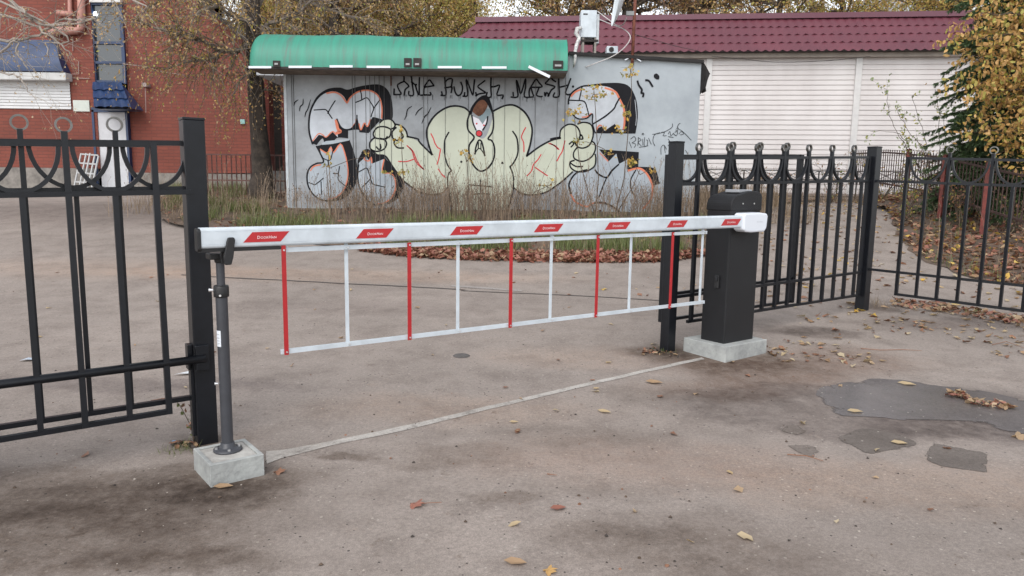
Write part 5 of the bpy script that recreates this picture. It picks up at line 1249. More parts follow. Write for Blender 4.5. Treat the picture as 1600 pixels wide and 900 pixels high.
edge=gp2([(1395,470),(1470,476),(1540,488),(1620,500),(1620,512),(1530,500),(1460,488),(1395,480)])
P_=sample(edge,260)
tag(cloud('fallen_leaves',[(x,y,interp_ground(x,y)+.008+rs.uniform(0,.02)) for x,y in P_],rs.uniform(.04,.10,len(P_)),DRY,DRYF,None,flat=True,tilt=1.3,mats=[L_tan,L_brn,L_red],matw=[.3,.45,.25]),'brown leaf drift along the foot of the right fence panel','leaf litter',kind='stuff')
pl=smooth_open([(1484,620),(1500,622),(1520,632),(1550,636),(1580,640)],5); P_=[]
for x,y in pl:
    for _ in range(3): q_=g(x+rs.uniform(-4,4),y+rs.uniform(-4,4)); P_.append((q_.x,q_.y,interp_ground(q_.x,q_.y)+.012+rs.uniform(0,.012)))
tag(cloud('fallen_leaves',P_,rs.uniform(.045,.08,len(P_)),DRY,DRYF,None,flat=True,tilt=1.5,mats=[L_tan,L_red],matw=[.6,.4]),'curved row of tan leaves washed up on the puddle','leaf litter',kind='stuff')
# thin scatter over the yard
yard=gp2([(-100,420),(1100,420),(1250,560),(1500,700),(1700,900),(-100,900)])
P_=sample(yard,105,lambda x,y:.25+.5*(x>0)+.2*(y>5))
tag(cloud('fallen_leaves',[(x,y,interp_ground(x,y)+.006) for x,y in P_],rs.uniform(.025,.065,len(P_)),DRY,DRYF,None,flat=True,tilt=.6,mats=[L_tan,L_pale,L_brn],matw=[.4,.3,.3]),'small scattered leaves on the asphalt of the yard','leaf litter',kind='stuff')
# pebbles and crumbs
ICO=[(0,0,.5),(.45,0,.15),(.1,.42,.15),(-.38,.25,.15),(-.36,-.28,.15),(.14,-.42,.15),(0,0,-.2)]
ICF=[(0,1,2),(0,2,3),(0,3,4),(0,4,5),(0,5,1)]
P_=sample(yard,800,lambda x,y:.4+.6*nz(x,y,2,9)+.4*(y<3.5))
M_peb=mat('pale_pebble',(.33,.29,.25),.8); M_pebd=mat('dark_crumb',(.05,.04,.034),.95)
tag(cloud('dirt_crumbs',[(x,y,interp_ground(x,y)-.001) for x,y in sample(gp2([(-100,560),(900,600),(1250,580),(1700,900),(-100,900)]),150)],rs.uniform(.008,.022,150),ICO,ICF,None,flat=True,mats=[M_pebd,M_soil,L_brn],matw=[.4,.4,.2]),'dark crumbs of earth and bark scattered over the near asphalt','crumbs',kind='stuff')
tag(cloud('pebbles',[(x,y,interp_ground(x,y)-.001) for x,y in P_],rs.uniform(.004,.011,len(P_))*(1+.9*(rs.rand(len(P_))>.96)),ICO,ICF,None,flat=True,mats=[M_peb,M_pebd],matw=[.55,.45]),'tiny pale pebbles and dark crumbs strewn over the asphalt','pebbles',kind='stuff')
# single leaves that stand out in the photo
def single(x,y,s,label,m,shape='dry',rot=0,name='fallen_leaf',stem=False):
    p=g(x,y); z=interp_ground(p.x,p.y)+.006; T_,F_=(DRY,DRYF) if shape=='dry' else (MAP,MAPF)
    mb_=MB(); c,sn=math.cos(rot),math.sin(rot)
    mb_.add([(p.x+s*(v[0]*c-v[1]*sn),p.y+s*(v[0]*sn+v[1]*c),z+s*v[2]*.8) for v in T_],F_)
    o=mb_.build(name,m)
    if stem:
        m2=MB(); m2.tube([(p.x+s*.3*c,p.y+s*.3*sn,z+.006),(p.x+s*1.1*c,p.y+s*1.1*sn,z+.008)],.0015,5); m2.build('leaf_stem',L_brn,o)
    return tag(o,label,'leaf','single leaves lying on the asphalt')
single(647,793,.105,'curled red brown maple leaf with a long stem, bottom centre of the yard',L_red,'map',.1,stem=True)
single(872,799,.075,'flat red brown leaf right of the stemmed maple leaf, bottom centre',L_red,'dry',.3)
single(805,884,.085,'long pale pinkish leaf at the very bottom, left of the lone orange leaf',L_tan,'dry',-.1)
single(856,898,.075,'orange leaf cut by the bottom edge of the photo',L_oran,'map',.4)
single(944,645,.085,'pale yellow leaf just below the cement strip near its middle',L_pale,'dry',-.4)
single(803,661,.055,'small cream leaf below the cement strip, left of the pale yellow leaf',L_pale,'dry',.1)
single(932,609,.055,'small cream leaf touching the cement strip on its lower side',L_pale,'dry',.5)
single(434,740,.085,'brown maple leaf just right of the small concrete block',L_brn,'map',.7)
single(349,763,.085,'thin tan leaf in front of the small concrete block',L_tan,'dry',.25)
single(1417,602,.12,'pale leaf lying on the far edge of the puddle',L_pale,'dry',-.3)
single(1336,646,.10,'pale leaf lying on the near edge of the puddle',L_pale,'dry',0)
single(1405,695,.09,'pale leaf on the left dark asphalt patch',L_pale,'dry',-.1)
single(1022,600,.12,'long tan leaf with dark edge left of the large concrete slab',L_tan,'dry',-.1)
single(600,483,.0,'x',L_tan) if False else None
single(299,488,.08,'bright orange leaf seen just left of the support pole',L_yel,'map',.3)
single(942,453,.11,'bright yellow leaf on the asphalt behind the middle of the skirt',L_yel,'map',.2)
single(790,607,.045,'small brown leaf beyond the cement strip, centre',L_brn,'dry',.4)
single(1590,686,.14,'large tan leaf at the right edge below the puddle',L_tan,'map',.2)
# litter
def scrap(x,y,pts,label,name,m,cat):
    p=g(x,y); z=interp_ground(p.x,p.y)+.006; mb_=MB()
    mb_.add([(p.x+a,p.y+b,z+.012*abs(math.sin(i*1.9))) for i,(a,b) in enumerate(pts)],[tuple(range(len(pts)))]); o=mb_.build(name,m); tag(o,label,cat); return o
M_paper=mat('white_litter_paper',(.62,.64,.66),.6)
scrap(296,586,[(-.10,-.02),(-.05,-.03),(.01,-.01),(.08,-.01),(.10,.05),(.04,.06),(-.02,.04),(-.06,.0)],'white torn paper scrap on the asphalt left of the tall gate post','paper_scrap',M_paper,'litter')
scrap(44,564,[(-.05,-.02),(.0,-.03),(.06,-.01),(.05,.03),(-.02,.035)],'pale blue scrap seen through the gate leaf near the left edge','plastic_scrap',mat('pale_blue_litter',(.42,.48,.55),.5),'litter')
p=g(272,693); m=MB(); lathe(m,p.x,p.y,[(0,.014),(.010,.014),(.011,.012),(.011,.004)],14); tag(m.build('bottle_cap',mat('light_blue_plastic',(.10,.32,.55),.4),smooth=False),'light blue bottle cap among leaves at the foot of the tall gate post','bottle cap')
p=g(721,556); z=interp_ground(p.x,p.y); m=MB(); lathe(m,p.x,p.y,[(0,z+.010),(.055,z+.009),(.062,z+.004),(.066,z+.001)],20); tag(m.build('valve_cover',mat('dirty_iron',(.10,.09,.085),.8,var=.3,vscale=30,bump=.5,bscale=80)),'small round dark iron cover set in the asphalt beyond the cement strip','cover')
# sticks
def stick(pts,label): 
    P=[g(x,y) for x,y in pts]; mm_=MB(); mm_.tube([(p.x,p.y,interp_ground(p.x,p.y)+.008+.006*(i%2)) for i,p in enumerate(P)],[.003]*(len(P)-1)+[.0015],5); tag(mm_.build('twig',L_brn),label,'twig','twigs lying on the asphalt')
stick([(1345,545),(1375,549),(1410,547),(1440,550)],'long brown twig on the asphalt above the puddle')
stick([(1230,712),(1260,716),(1286,722)],'thin twig below the dark asphalt patches')
stick([(1550,540),(1572,536),(1600,545)],'dark twig tuft near the right edge of the asphalt')
stick([(855,744),(870,748)],'short dark twig in front of the cement strip')
stick([(275,627),(262,625),(236,628)],'dark twig under the gate leaf')
# ------------------------------------------------------------------ grass and weeds
BL=[(0,-.035,0),(0,.035,0),(.05,.026,.5),(.05,-.026,.5),(.2,0,1)]; BLF=[(0,1,2,3),(3,2,4)]
def blades(name,pts,zf,h,m,label,wide=1.0,lean=.35,mats=None,matw=None,cat='grass'):
    n=len(pts); pos=np.array([(x,y,zf(x,y)-.01) for x,y in pts]); hh=rs.uniform(h[0],h[1],n)
    T=np.array(BL)
    # upright blades: rotate about Z only plus a lean
    yaw=rs.uniform(0,2*np.pi,n); le=np.abs(rs.normal(0,lean,n))
    V=np.empty((n,len(T),3)); 
    x=T[None,:,0]+T[None,:,2]*np.sin(le)[:,None]*1.0; z=T[None,:,2]*np.cos(le)[:,None]; y=np.repeat(T[None,:,1],n,0)
    y=y*(.10/np.maximum(hh,.05))[:,None]*wide
    V[:,:,0]=(x*np.cos(yaw)[:,None]-y*np.sin(yaw)[:,None])*hh[:,None]+pos[:,0:1]
    V[:,:,1]=(x*np.sin(yaw)[:,None]+y*np.cos(yaw)[:,None])*hh[:,None]+pos[:,1:2]
    V[:,:,2]=z*hh[:,None]+pos[:,2:3]
    k=len(T); me=bpy.data.meshes.new(name); V=V.reshape(-1,3)
    f4=(np.array(BLF[0])[None]+np.arange(n)[:,None]*k); f3=(np.array(BLF[1])[None]+np.arange(n)[:,None]*k)
    loops=np.concatenate([f4.ravel(),f3.ravel()]); st=np.concatenate([np.arange(n)*4,n*4+np.arange(n)*3]); tt=np.concatenate([np.full(n,4),np.full(n,3)])
    me.vertices.add(len(V)); me.vertices.foreach_set('co',V.ravel()); me.loops.add(len(loops)); me.loops.foreach_set('vertex_index',loops.astype(np.int32))
    me.polygons.add(2*n); me.polygons.foreach_set('loop_start',st.astype(np.int32)); me.polygons.foreach_set('loop_total',tt.astype(np.int32)); me.materials.append(m)
    me.update(calc_edges=True); o=bpy.data.objects.new(name,me); COL.objects.link(o); return tag(o,label,cat,kind='stuff')
VP=[(p[0],p[1]) for p in vpts]
front=gp2([(250,300),(258,350),(345,362),(440,374),(560,388),(640,396),(760,400),(860,403),(960,403),(1085,398),(1135,380),(1165,350),(1172,325),(1120,345),(1020,352),(900,352),(760,352),(620,350),(450,342),(330,290)])
P_=sample(front,17000,lambda x,y:.2+2.4*nz(x,y,1.7,1)-.25*(y>11.9))
blades('grass',P_,vz,(.07,.30),L_gras,'green grass growing along the verge before the kiosk')
P_=sample(front,4500,lambda x,y:.4+1.1*nz(x,y,1.1,8))
blades('dry_grass',P_,vz,(.08,.28),L_dry,'straw coloured dry grass mixed into the kiosk verge')
back=[(kx0-2.4,14.5),(kx0-.1,13.2),(kx0-.1,12.0),(kx0-2.8,12.2)]
P_=sample(back,700); blades('dry_grass',P_,vz,(.1,.4),L_dry,'tall dry grass at the left corner of the kiosk')
P_=sample([(kx1+.1,12.0),(kx1+1.9,12.2),(kx1+2.2,17.2),(kx1+.2,17.2)],4200,lambda x,y:.5+nz(x,y,1)); blades('dry_grass',P_,vz,(.1,.5),L_dry,'tall dry grass beside the right corner of the kiosk')
P_=sample(bpts,2500,lambda x,y:.0+1.3*nz(x,y,.8,12)); blades('grass',P_,bz,(.05,.25),L_gras,'patches of green grass on the leafy bank')
P_=sample([(wl(1170,300)[0]+W0.x,17.2),(13,16.2),(13,17.2),(wl(1170,300)[0]+W0.x,18.2)],2600); blades('dry_grass',P_,lambda x,y:interp_ground(x,y),(.1,.4),L_dry,'dry grass at the foot of the low railing')
# dry weed stems with seed heads in front of the kiosk
def weed(m,x,y,z,h,lean,nb):
    a=rs.uniform(0,2*math.pi); pts=[];r0_=.0035+.0015*h
    for i in range(4):
        t=i/3; pts.append(Vector((x+math.cos(a)*lean*h*t*t,y+math.sin(a)*lean*h*t*t,z+h*t)))
    m.tube(pts,[r0_,r0_*.8,r0_*.6,.0015],3,cap=False)
    for _ in range(nb):
        t=rs.uniform(.35,.98); i=min(2,int(t*3)); p=pts[i].lerp(pts[i+1],t*3-i); b_=rs.uniform(0,2*math.pi); L=rs.uniform(.05,.16)*(1.2-t*.6)
        q_=p+Vector((math.cos(b_)*L*.6,math.sin(b_)*L*.6,L)); m.tube([p,q_],[.002,.0012],3,cap=False)
        s_=rs.uniform(.004,.010); m.add([q_+Vector((s_,0,0)),q_+Vector((-s_*.5,s_*.8,0)),q_+Vector((-s_*.5,-s_*.8,0)),q_+Vector((0,0,s_*2.2)),q_+Vector((0,0,-s_))],[(0,1,3),(1,2,3),(2,0,3),(1,0,4),(2,1,4),(0,2,4)])
m=MB()
for _ in range(1900):
    u=rs.rand(); px=450+640*u; X_=at(px,340,12.6).x; y_=rs.uniform(11.9,12.98)
    dens=.55+.45*math.sin(px*.011+1)+.5*nz(X_,y_,1.2,3)+(.35 if px>640 else -.22)
    if rs.rand()>dens: continue
    h=rs.uniform(.2,.62) if rs.rand()<.85 else rs.uniform(.6,1.15)
    weed(m,X_,y_,vz(X_,y_),h*(.72 if px<640 else 1),rs.uniform(0,.35),rs.randint(2,7))
for _ in range(120):
    X_=rs.uniform(kx0-2.6,kx0); y_=rs.uniform(11.8,14.2); weed(m,X_,y_,vz(X_,y_),rs.uniform(.25,.8),rs.uniform(0,.3),rs.randint(2,5))
for _ in range(150):
    X_=rs.uniform(kx1,kx1+2.0); y_=rs.uniform(11.8,16.5); weed(m,X_,y_,vz(X_,y_),rs.uniform(.25,.8),rs.uniform(0,.3),rs.randint(2,6))
tag(m.build('dry_weeds',L_stem),'thin dry weed stems with seed heads standing before the graffiti wall','weeds',kind='stuff')
m=MB()
for _ in range(330):
    q_=sample(bpts,1)[0]
    if q_[0]>12 : continue
    weed(m,q_[0],q_[1],bz(*q_),rs.uniform(.2,.7),rs.uniform(0,.4),rs.randint(2,6))
tag(m.build('dry_weeds',L_stem),'dry brown weed stems standing on the leafy bank','weeds',kind='stuff')
# ------------------------------------------------------------------ boughs, twigs, leaves
M_bark=mat('dark_bark',(.055,.042,.033),.95,var=.5,vscale=9,bump=1.0,bscale=14,col2=(.025,.02,.016)); M_twig=mat('grey_twig',(.20,.165,.135),.85,var=.4,vscale=5); M_twigd=mat('brown_twig',(.10,.075,.055),.9,var=.3,vscale=5)
def rv(s=1): return Vector((rs.normal(0,s),rs.normal(0,s),rs.normal(0,s)))
def twig(mb_,p,d,L,r,droop,leafs,lvl,sides=3,leafgap=.05,wig=.25):
    n=max(3,int(L/.12)); pts=[p.copy()]; d=d.normalized()
    for i in range(n):
        d=(d+rv(wig*.5)+Vector((0,0,-droop*(.3+i/n)))).normalized(); pts.append(pts[-1]+d*L/n)
    rr_=[r*(1-.75*i/n) for i in range(n+1)]; mb_.tube(pts,rr_,sides,cap=False)
    if leafs is not None and lvl<=1:
        s_=0
        for i in range(n):
            for _ in range(max(1,int(L/n/leafgap))): leafs.append(pts[i].lerp(pts[i+1],rs.rand())+rv(.02))
    if lvl>0:
        k=max(2,int(L/.17))
        for _ in range(k):
            i=rs.randint(1,n+1) if n>1 else 1; i=min(i,n); dd_=(d+rv(.6)); twig(mb_,pts[i],dd_,L*rs.uniform(.3,.6),rr_[i]*.7,droop*1.2,leafs,lvl-1,3,leafgap,wig)
def bough(mb_,P,r0_,r1_,nt,tl,droop,leafs,lvl=1,leafgap=.06,up=.3,sides=6):
    out=[]
    for i in range(len(P)-1):
        p0=P[max(i-1,0)];p1=P[i];p2=P[i+1];p3=P[min(i+2,len(P)-1)]
        for k in range(5):
            t=k/5; out.append(.5*((2*p1)+(p2-p0)*t+(2*p0-5*p1+4*p2-p3)*t*t+(3*p1-p0-3*p2+p3)*t**3)+rv(.012))
    out.append(P[-1]); n=len(out)
    rr_=[r0_+(r1_-r0_)*i/(n-1) for i in range(n)]; mb_.tube(out,rr_,sides,cap=False)
    for _ in range(nt):
        i=rs.randint(max(1,n//6),n); d=(out[i]-out[i-1]).normalized()
        twig(mb_,out[i],d*.7+rv(.55)+Vector((0,0,up)),rs.uniform(*tl),max(.003,rr_[i]*.45),droop,leafs,lvl,3,leafgap)
    return out
def leafcrown(name,pts,size,mats,matw,parent,frac=1.0,templ=OV,faces=OVF,droop=.4):
    P=np.array([tuple(p) for p in pts]); 
    if frac<1: P=P[rs.rand(len(P))<frac]
    return cloud(name,P,rs.uniform(size[0],size[1],len(P)),templ,faces,None,parent,mats=mats,matw=matw,droop=droop)
# tree behind the kiosk's left end: trunk seen between brick building and kiosk
tY=14.6
tb_=at(409,293,tY); tr_=thing('autumn_tree',(tb_.x,tY,gz(tY)),'big dark trunked tree with ochre twigs between the brick building and the kiosk','tree')
tops=[at(409,296,tY),at(410,270,tY),at(404,200,tY),at(398,110,tY),at(396,40,tY),at(392,-60,tY),at(388,-190,tY)]
m=MB(); m.tube([tops[0]-Vector((0,0,.3))]+tops,[.30,.27,.20,.165,.155,.15,.12,.07],12); m.build('trunk',M_bark,tr_,smooth=True)
m=MB(); lv=[]
for pl_,r0_,nt in (([(396,60,14.6),(372,78,14.3),(345,78,14.0),(300,58,13.6),(255,48,13.2),(215,30,13)],.055,48),([(345,80,14),(332,92,13.9),(305,95,13.7),(255,108,13.5)],.035,26),([(394,0,14.6),(350,-30,14.2),(290,-20,13.8),(235,10,13.4)],.06,44),([(396,30,14.6),(372,30,14.0),(340,10,13.5),(300,25,13.1)],.045,40),
    ([(394,-40,14.6),(440,-20,14.8),(500,10,15.0),(560,30,15.2)],.06,44),([(397,60,14.6),(420,38,14.4),(462,22,14.4),(500,-10,14.4)],.05,34),([(396,20,14.6),(430,-30,15),(520,-40,15.4),(600,-20,15.6)],.06,36),([(397,90,14.6),(420,80,14.3),(440,60,14.1)],.035,20),([(392,-60,14.6),(330,-90,14),(260,-60,13.4)],.05,34),([(398,110,14.6),(380,120,14.2),(362,150,14.0)],.03,14)):
    bough(m,[at(x,y,Y) for x,y,Y in pl_],r0_,r0_*.35,nt,(.45,1.15),.20,lv,1,.07)
# drooping curtains of thin twigs
for _ in range(70):
    x0=rs.uniform(300,450); y0=rs.uniform(40,115); p=at(x0,y0,rs.uniform(13.4,14.8)); twig(m,p,Vector((rs.normal(0,.4),0,-.4)),rs.uniform(.7,1.6),.006,.22,lv,0,3,.13)
for _ in range(60):
    x0=rs.uniform(200,330); y0=rs.uniform(20,120); p=at(x0,y0,rs.uniform(13,14.2)); twig(m,p,Vector((rs.normal(0,.4),0,-.3)),rs.uniform(.5,1.3),.005,.22,lv,0,3,.12)
m.build('branches',M_twig,tr_)
leafcrown('crown',lv+[p+rv(.07) for p in lv if p.z>4.9],(.035,.065),[L_small,L_och,L_ygr],[.45,.38,.17],tr_,1)
# bare branched tree at the left edge
tY2=10.5; lx=at(-330,300,tY2)
t2=thing('birch_tree',(lx.x,tY2,gz(tY2)),'pale bare twigged tree reaching in from the top left corner','tree')
m=MB(); m.tube([(lx.x,tY2,gz(tY2)-.2),(lx.x+.05,tY2,2.2),(lx.x+.2,tY2,4.5),(lx.x+.25,tY2,6.8)],[.2,.16,.12,.05],10); m.build('trunk',mat('birch_bark',(.4,.38,.35),.8,var=.6,vscale=6,col2=(.1,.09,.08)),t2,smooth=True)
m=MB(); lv=[]
tp=Vector((lx.x+.2,tY2,4.3))
for pl_,r0_,nt in (([(-150,-60,10.4),(-40,-35,10.1),(20,5,10),(50,28,9.9),(75,39,9.8),(110,36,9.7),(150,30,9.6)],.03,22),([(-150,30,10.4),(-60,55,10.2),(0,64,10),(52,58,9.9),(95,32,9.8),(130,29,9.7),(160,34,9.6)],.024,22),([(-120,80,10.3),(-20,95,10),(22,62,9.9),(28,88,9.8),(44,108,9.7)],.02,14),([(-140,-90,10.4),(-20,-60,10),(90,-40,9.6),(170,-20,9.4),(230,10,9.3)],.03,22),([(75,39,9.8),(74,70,9.7),(76,100,9.6)],.013,8),([(-60,100,10.2),(0,112,10),(30,120,9.9),(42,140,9.8),(55,155,9.7)],.014,8),([(-100,0,10.3),(0,20,10),(60,45,9.8),(95,70,9.7),(110,85,9.7)],.02,14)):
    P=[at(x,y,Y) for x,y,Y in pl_]; bough(m,[tp+Vector((0,0,rs.uniform(-1.2,1)))]+P,r0_*1.3,r0_*.3,nt,(.25,.8),.14,lv,1,.28,up=.1)
m.build('branches',mat('pale_grey_twig',(.30,.26,.225),.8,var=.4,vscale=5),t2)
leafcrown('crown',lv,(.025,.04),[L_small,L_pale],[.6,.4],t2,.55)
# row of trees behind
def bg_tree(name,label,x,Y,r,hgt,seed,leaf_mats,matw,nleaf=1.0,low=2.6,spread=2.6,leafsize=(.05,.09),nb=20,proto=None):
    b=at(x,200,Y); base=Vector((b.x,Y,gz(Y)))
    if proto is not None:
        src,rot,sc=proto; o=src.copy(); COL.objects.link(o); o.location=base; o.rotation_euler=(0,0,rot); o.scale=(sc,sc,sc); o['label']=label
        for ch in src.children:
            c=ch.copy(); COL.objects.link(c); c.parent=o; c.matrix_parent_inverse=Matrix.Translation(src.location).inverted()
        return o
    t=thing(name,base,label,'tree','trees standing behind the kiosk and the long building')
    m=MB(); tr=[base+Vector((.12*math.sin(i*1.3+seed),.1*math.cos(i*1.7+seed),hgt*i/7-.2)) for i in range(8)]
    m.tube(tr,[r*1.25]+[r*(1-.8*i/7) for i in range(1,8)],10); m.build('trunk',M_bark,t,smooth=True)
    m=MB(); lv=[]
    for i in range(nb):
        u=rs.uniform(low/hgt,.95); k=min(6,int(u*7)); p=tr[k].lerp(tr[k+1],u*7-k); a=rs.uniform(0,2*math.pi); L=spread*rs.uniform(.6,1.1)*(1-.3*u)
        d=Vector((math.cos(a),math.sin(a),rs.uniform(.1,.7)))
        P=[p,p+d*L*.35,p+d*L*.7+Vector((0,0,.1)),p+d*L]
        bough(m,P,r*.28,r*.06,int(10+L*4),(.4,1.1),.10,lv,1,.09)
    m.build('branches',M_twigd,t); leafcrown('crown',lv+[p+rv(.1) for p in lv]+[p+rv(.16) for p in lv],leafsize,leaf_mats,matw,t,nleaf); return t
gA=bg_tree('lime_tree','dark trunked tree with rusty leaves behind the left half of the green awning',524,21,.24,8.2,1,[L_small,L_brn,L_och],[.5,.25,.25],.55,nb=26,low=2.3)
gB=bg_tree('lime_tree','slender tree with thin brown crown behind the middle of the green awning',617,23,.17,8.0,2,[L_small,L_ygr,L_och],[.4,.3,.3],.6,nb=26,low=2.3)
gC=bg_tree('lime_tree','yellow green leaved tree behind the left end of the burgundy roof',672,27,.14,8.8,3,[L_ygr,L_och,L_yel],[.5,.35,.15],.8,nb=26,low=2.2)
lab=['tree leaning up behind the burgundy roof just right of its left end','tree behind the burgundy roof above the tall white equipment box','thick trunk behind the burgundy roof left of the satellite dish','trunk behind the burgundy roof right of the rusty mast','lone trunk behind the middle of the burgundy roof','small crowned tree behind the burgundy roof near the grey gable','tree with golden leaves behind the right end of the burgundy roof','tree behind the brick building gable']
for i,(x,Y,src,rot,sc) in enumerate([(745,29,gB,1.1,1.05),(868,30,gC,2.3,1.4),(970,27,gA,.6,1.3),(1088,29,gA,3.0,1.4),(1212,27,gB,4.1,1.35),(1300,36,gC,5.0,1.5),(1460,30,gC,.2,1.4),(440,30,gA,2.2,1.1)]):
    bg_tree('lime_tree',lab[i],x,Y,0,0,0,None,None,proto=(src,rot,sc))
for i,(x,Y,src,rot,sc,l_) in enumerate([(545,27,gC,5.2,1.0,'leafy tree just right of the dark rusty tree over the green awning'),(600,31,gB,2.9,1.1,'thin far tree behind the slender tree over the green awning'),(655,33,gA,.9,1.15,'rusty far tree left of the yellow green tree over the green awning'),(465,25,gC,2.0,.95,'tree over the left quarter of the green awning'),(480,33,gB,1.9,1.2,'far thin tree seen over the left end of the green awning'),(575,36,gA,4.4,1.25,'far bushy tree seen between the two trunks over the green awning'),(700,38,gC,3.3,1.2,'far yellowish tree right beside the upper left corner of the burgundy roof'),(355,34,gC,1.2,1.1,'far tree behind the roof edge of the brick building')]):
    bg_tree('lime_tree',l_,x,Y,0,0,0,None,None,proto=(src,rot,sc))
# spruce at the right
sY=12.6; sp=at(1562,300,sY); st_=thing('spruce_tree',(sp.x,sY,gz(sY)+.15),'dark green spruce before the right end of the cream sided building','tree')
m=MB(); m.tube([(sp.x,sY,gz(sY)-.1),(sp.x,sY,3.5),(sp.x,sY,7.5)],[.16,.11,.02],8); m.build('trunk',M_bark,st_,smooth=True)
m=MB(); nd=[];nv=[]
for i in range(560):
    h=rs.uniform(.1,6.6); z=gz(sY)+.3+h; L=1.22*(1-h/13)*rs.uniform(.75,1.08)+.12; a=rs.uniform(0,2*math.pi)
    d=Vector((math.cos(a),math.sin(a),.12)); p=Vector((sp.x,sY,z)); pts=[p]
    for k in range(8):
        d=(d+Vector((0,0,-.10+ (.10 if k>5 else 0)))+rv(.05)).normalized(); pts.append(pts[-1]+d*L/8)
    m.tube(pts,[.018*(1-k/9) for k in range(9)],3,cap=False)
    for k in range(1,9):
        for _ in range(6):
            q_=pts[k-1].lerp(pts[k],rs.rand()); sd_=Vector((-d.y,d.x,0)).normalized()*(1 if rs.rand()<.5 else -1); dd_=(d*.6+sd_*rs.uniform(.3,1)+Vector((0,0,-.35))+rv(.15)).normalized(); ll=rs.uniform(.12,.30)*(1.1-k/12)
            e_=q_+dd_*ll; nv.append((q_,e_))
for q_,e_ in nv:
    d=(e_-q_); L=d.length; d.normalize(); x=d.orthogonal().normalized(); y=d.cross(x)
    for j in range(8):
        t=(j+.5)/8; a=rs.uniform(0,6.28); o_=q_.lerp(e_,t); s_=x*math.cos(a)+y*math.sin(a); tip=o_+s_*.035+d*.035; wv=d.cross(s_)*.013
        nd.append((o_-wv,o_+wv,tip)) 
        s2=x*math.cos(a+2.4)+y*math.sin(a+2.4); tip=o_+s2*.032+d*.03; wv=d.cross(s2)*.012; nd.append((o_-wv,o_+wv,tip))
m.build('branches',M_twigd,st_)
V=np.array([[tuple(v) for v in t] for t in nd]).reshape(-1,3); n=len(nd); me=bpy.data.meshes.new('crown'); me.vertices.add(3*n); me.vertices.foreach_set('co',V.ravel()); me.loops.add(3*n); me.loops.foreach_set('vertex_index',np.arange(3*n,dtype=np.int32)); me.polygons.add(n); me.polygons.foreach_set('loop_start',(np.arange(n)*3).astype(np.int32)); me.polygons.foreach_set('loop_total',np.full(n,3,np.int32)); me.materials.append(L_spru); me.update(calc_edges=True)
o=bpy.data.objects.new('crown',me); COL.objects.link(o); o.parent=st_; o.matrix_parent_inverse=Matrix.Translation(st_.location).inverted()
# ochre leaved tree at the right edge
yY=10.6; yp=at(1730,300,yY); yt=thing('cherry_tree',(yp.x,yY,gz(yY)+.1),'broad tree with large ochre leaves at the right edge, in front of the spruce','tree')
m=MB(); m.tube([(yp.x,yY,gz(yY)-.1),(yp.x-.1,yY,2.2),(yp.x-.15,yY,4.5)],[.13,.10,.04],8); m.build('trunk',M_bark,yt,smooth=True)
m=MB(); lv=[]
for x,y,dY in ((1495,128,.2),(1500,60,.1),(1520,20,0),(1560,-20,0),(1535,170,.3),(1512,205,.3),(1550,235,.2),(1585,205,-.2),(1580,130,-.3),(1600,80,-.3),(1560,90,.1),(1540,55,0),(1600,30,-.2),(1545,120,0),(1620,240,.0),(1600,170,.4),(1500,95,.4),(1575,160,.4),(1570,40,.3),(1590,0,.2),(1530,-10,.3),(1560,200,0),(1515,140,.1)):
    e_=at(x+22,y,yY+dY); s_=Vector((yp.x-.1,yY,min(4.4,max(1.9,e_.z-.4+rs.uniform(-.3,.2))))); mid=s_.lerp(e_,.5)+Vector((0,0,.15))
    bough(m,[s_,mid,e_],.022,.006,24,(.2,.6),.18,lv,0,.032)
m.build('branches',M_twigd,yt); leafcrown('crown',lv+[p+rv(.09) for p in lv],(.05,.098),[L_oran,L_och,L_ygr,L_yel],[.40,.26,.27,.07],yt,.66,droop=.6)
# thin light green shrub
sb_=at(1462,330,13.4); sh_=thing('thin_shrub',(sb_.x,13.4,bz(sb_.x,13.4)),'thin shrub with sparse pale green leaves before the cream siding','shrub')
m=MB(); lv=[]
for l in ([(1462,335),(1440,270),(1412,222),(1392,190),(1385,140)],[(1464,335),(1452,260),(1440,200),(1425,150)],[(1466,335),(1466,260),(1468,190),(1460,135)],[(1460,335),(1430,250),(1405,210),(1360,205)],[(1468,335),(1478,250),(1475,180)],[(1462,335),(1445,240),(1420,205),(1402,175)]):
    P=[at(x,y,13.4+rs.uniform(-.2,.2)) for x,y in l]; P[0].z=bz(P[0].x,13.4)-.02; bough(m,P,.010,.003,9,(.1,.35),.05,lv,0,.05,sides=4)
m.build('stems',M_twigd,sh_); leafcrown('foliage',[p+rv(.03) for p in lv+lv if p.z>1.75],(.04,.075),[L_ygr,leafmat('pale_green_leaf',(.22,.28,.12),(.34,.38,.20))],[.25,.75],sh_,1)
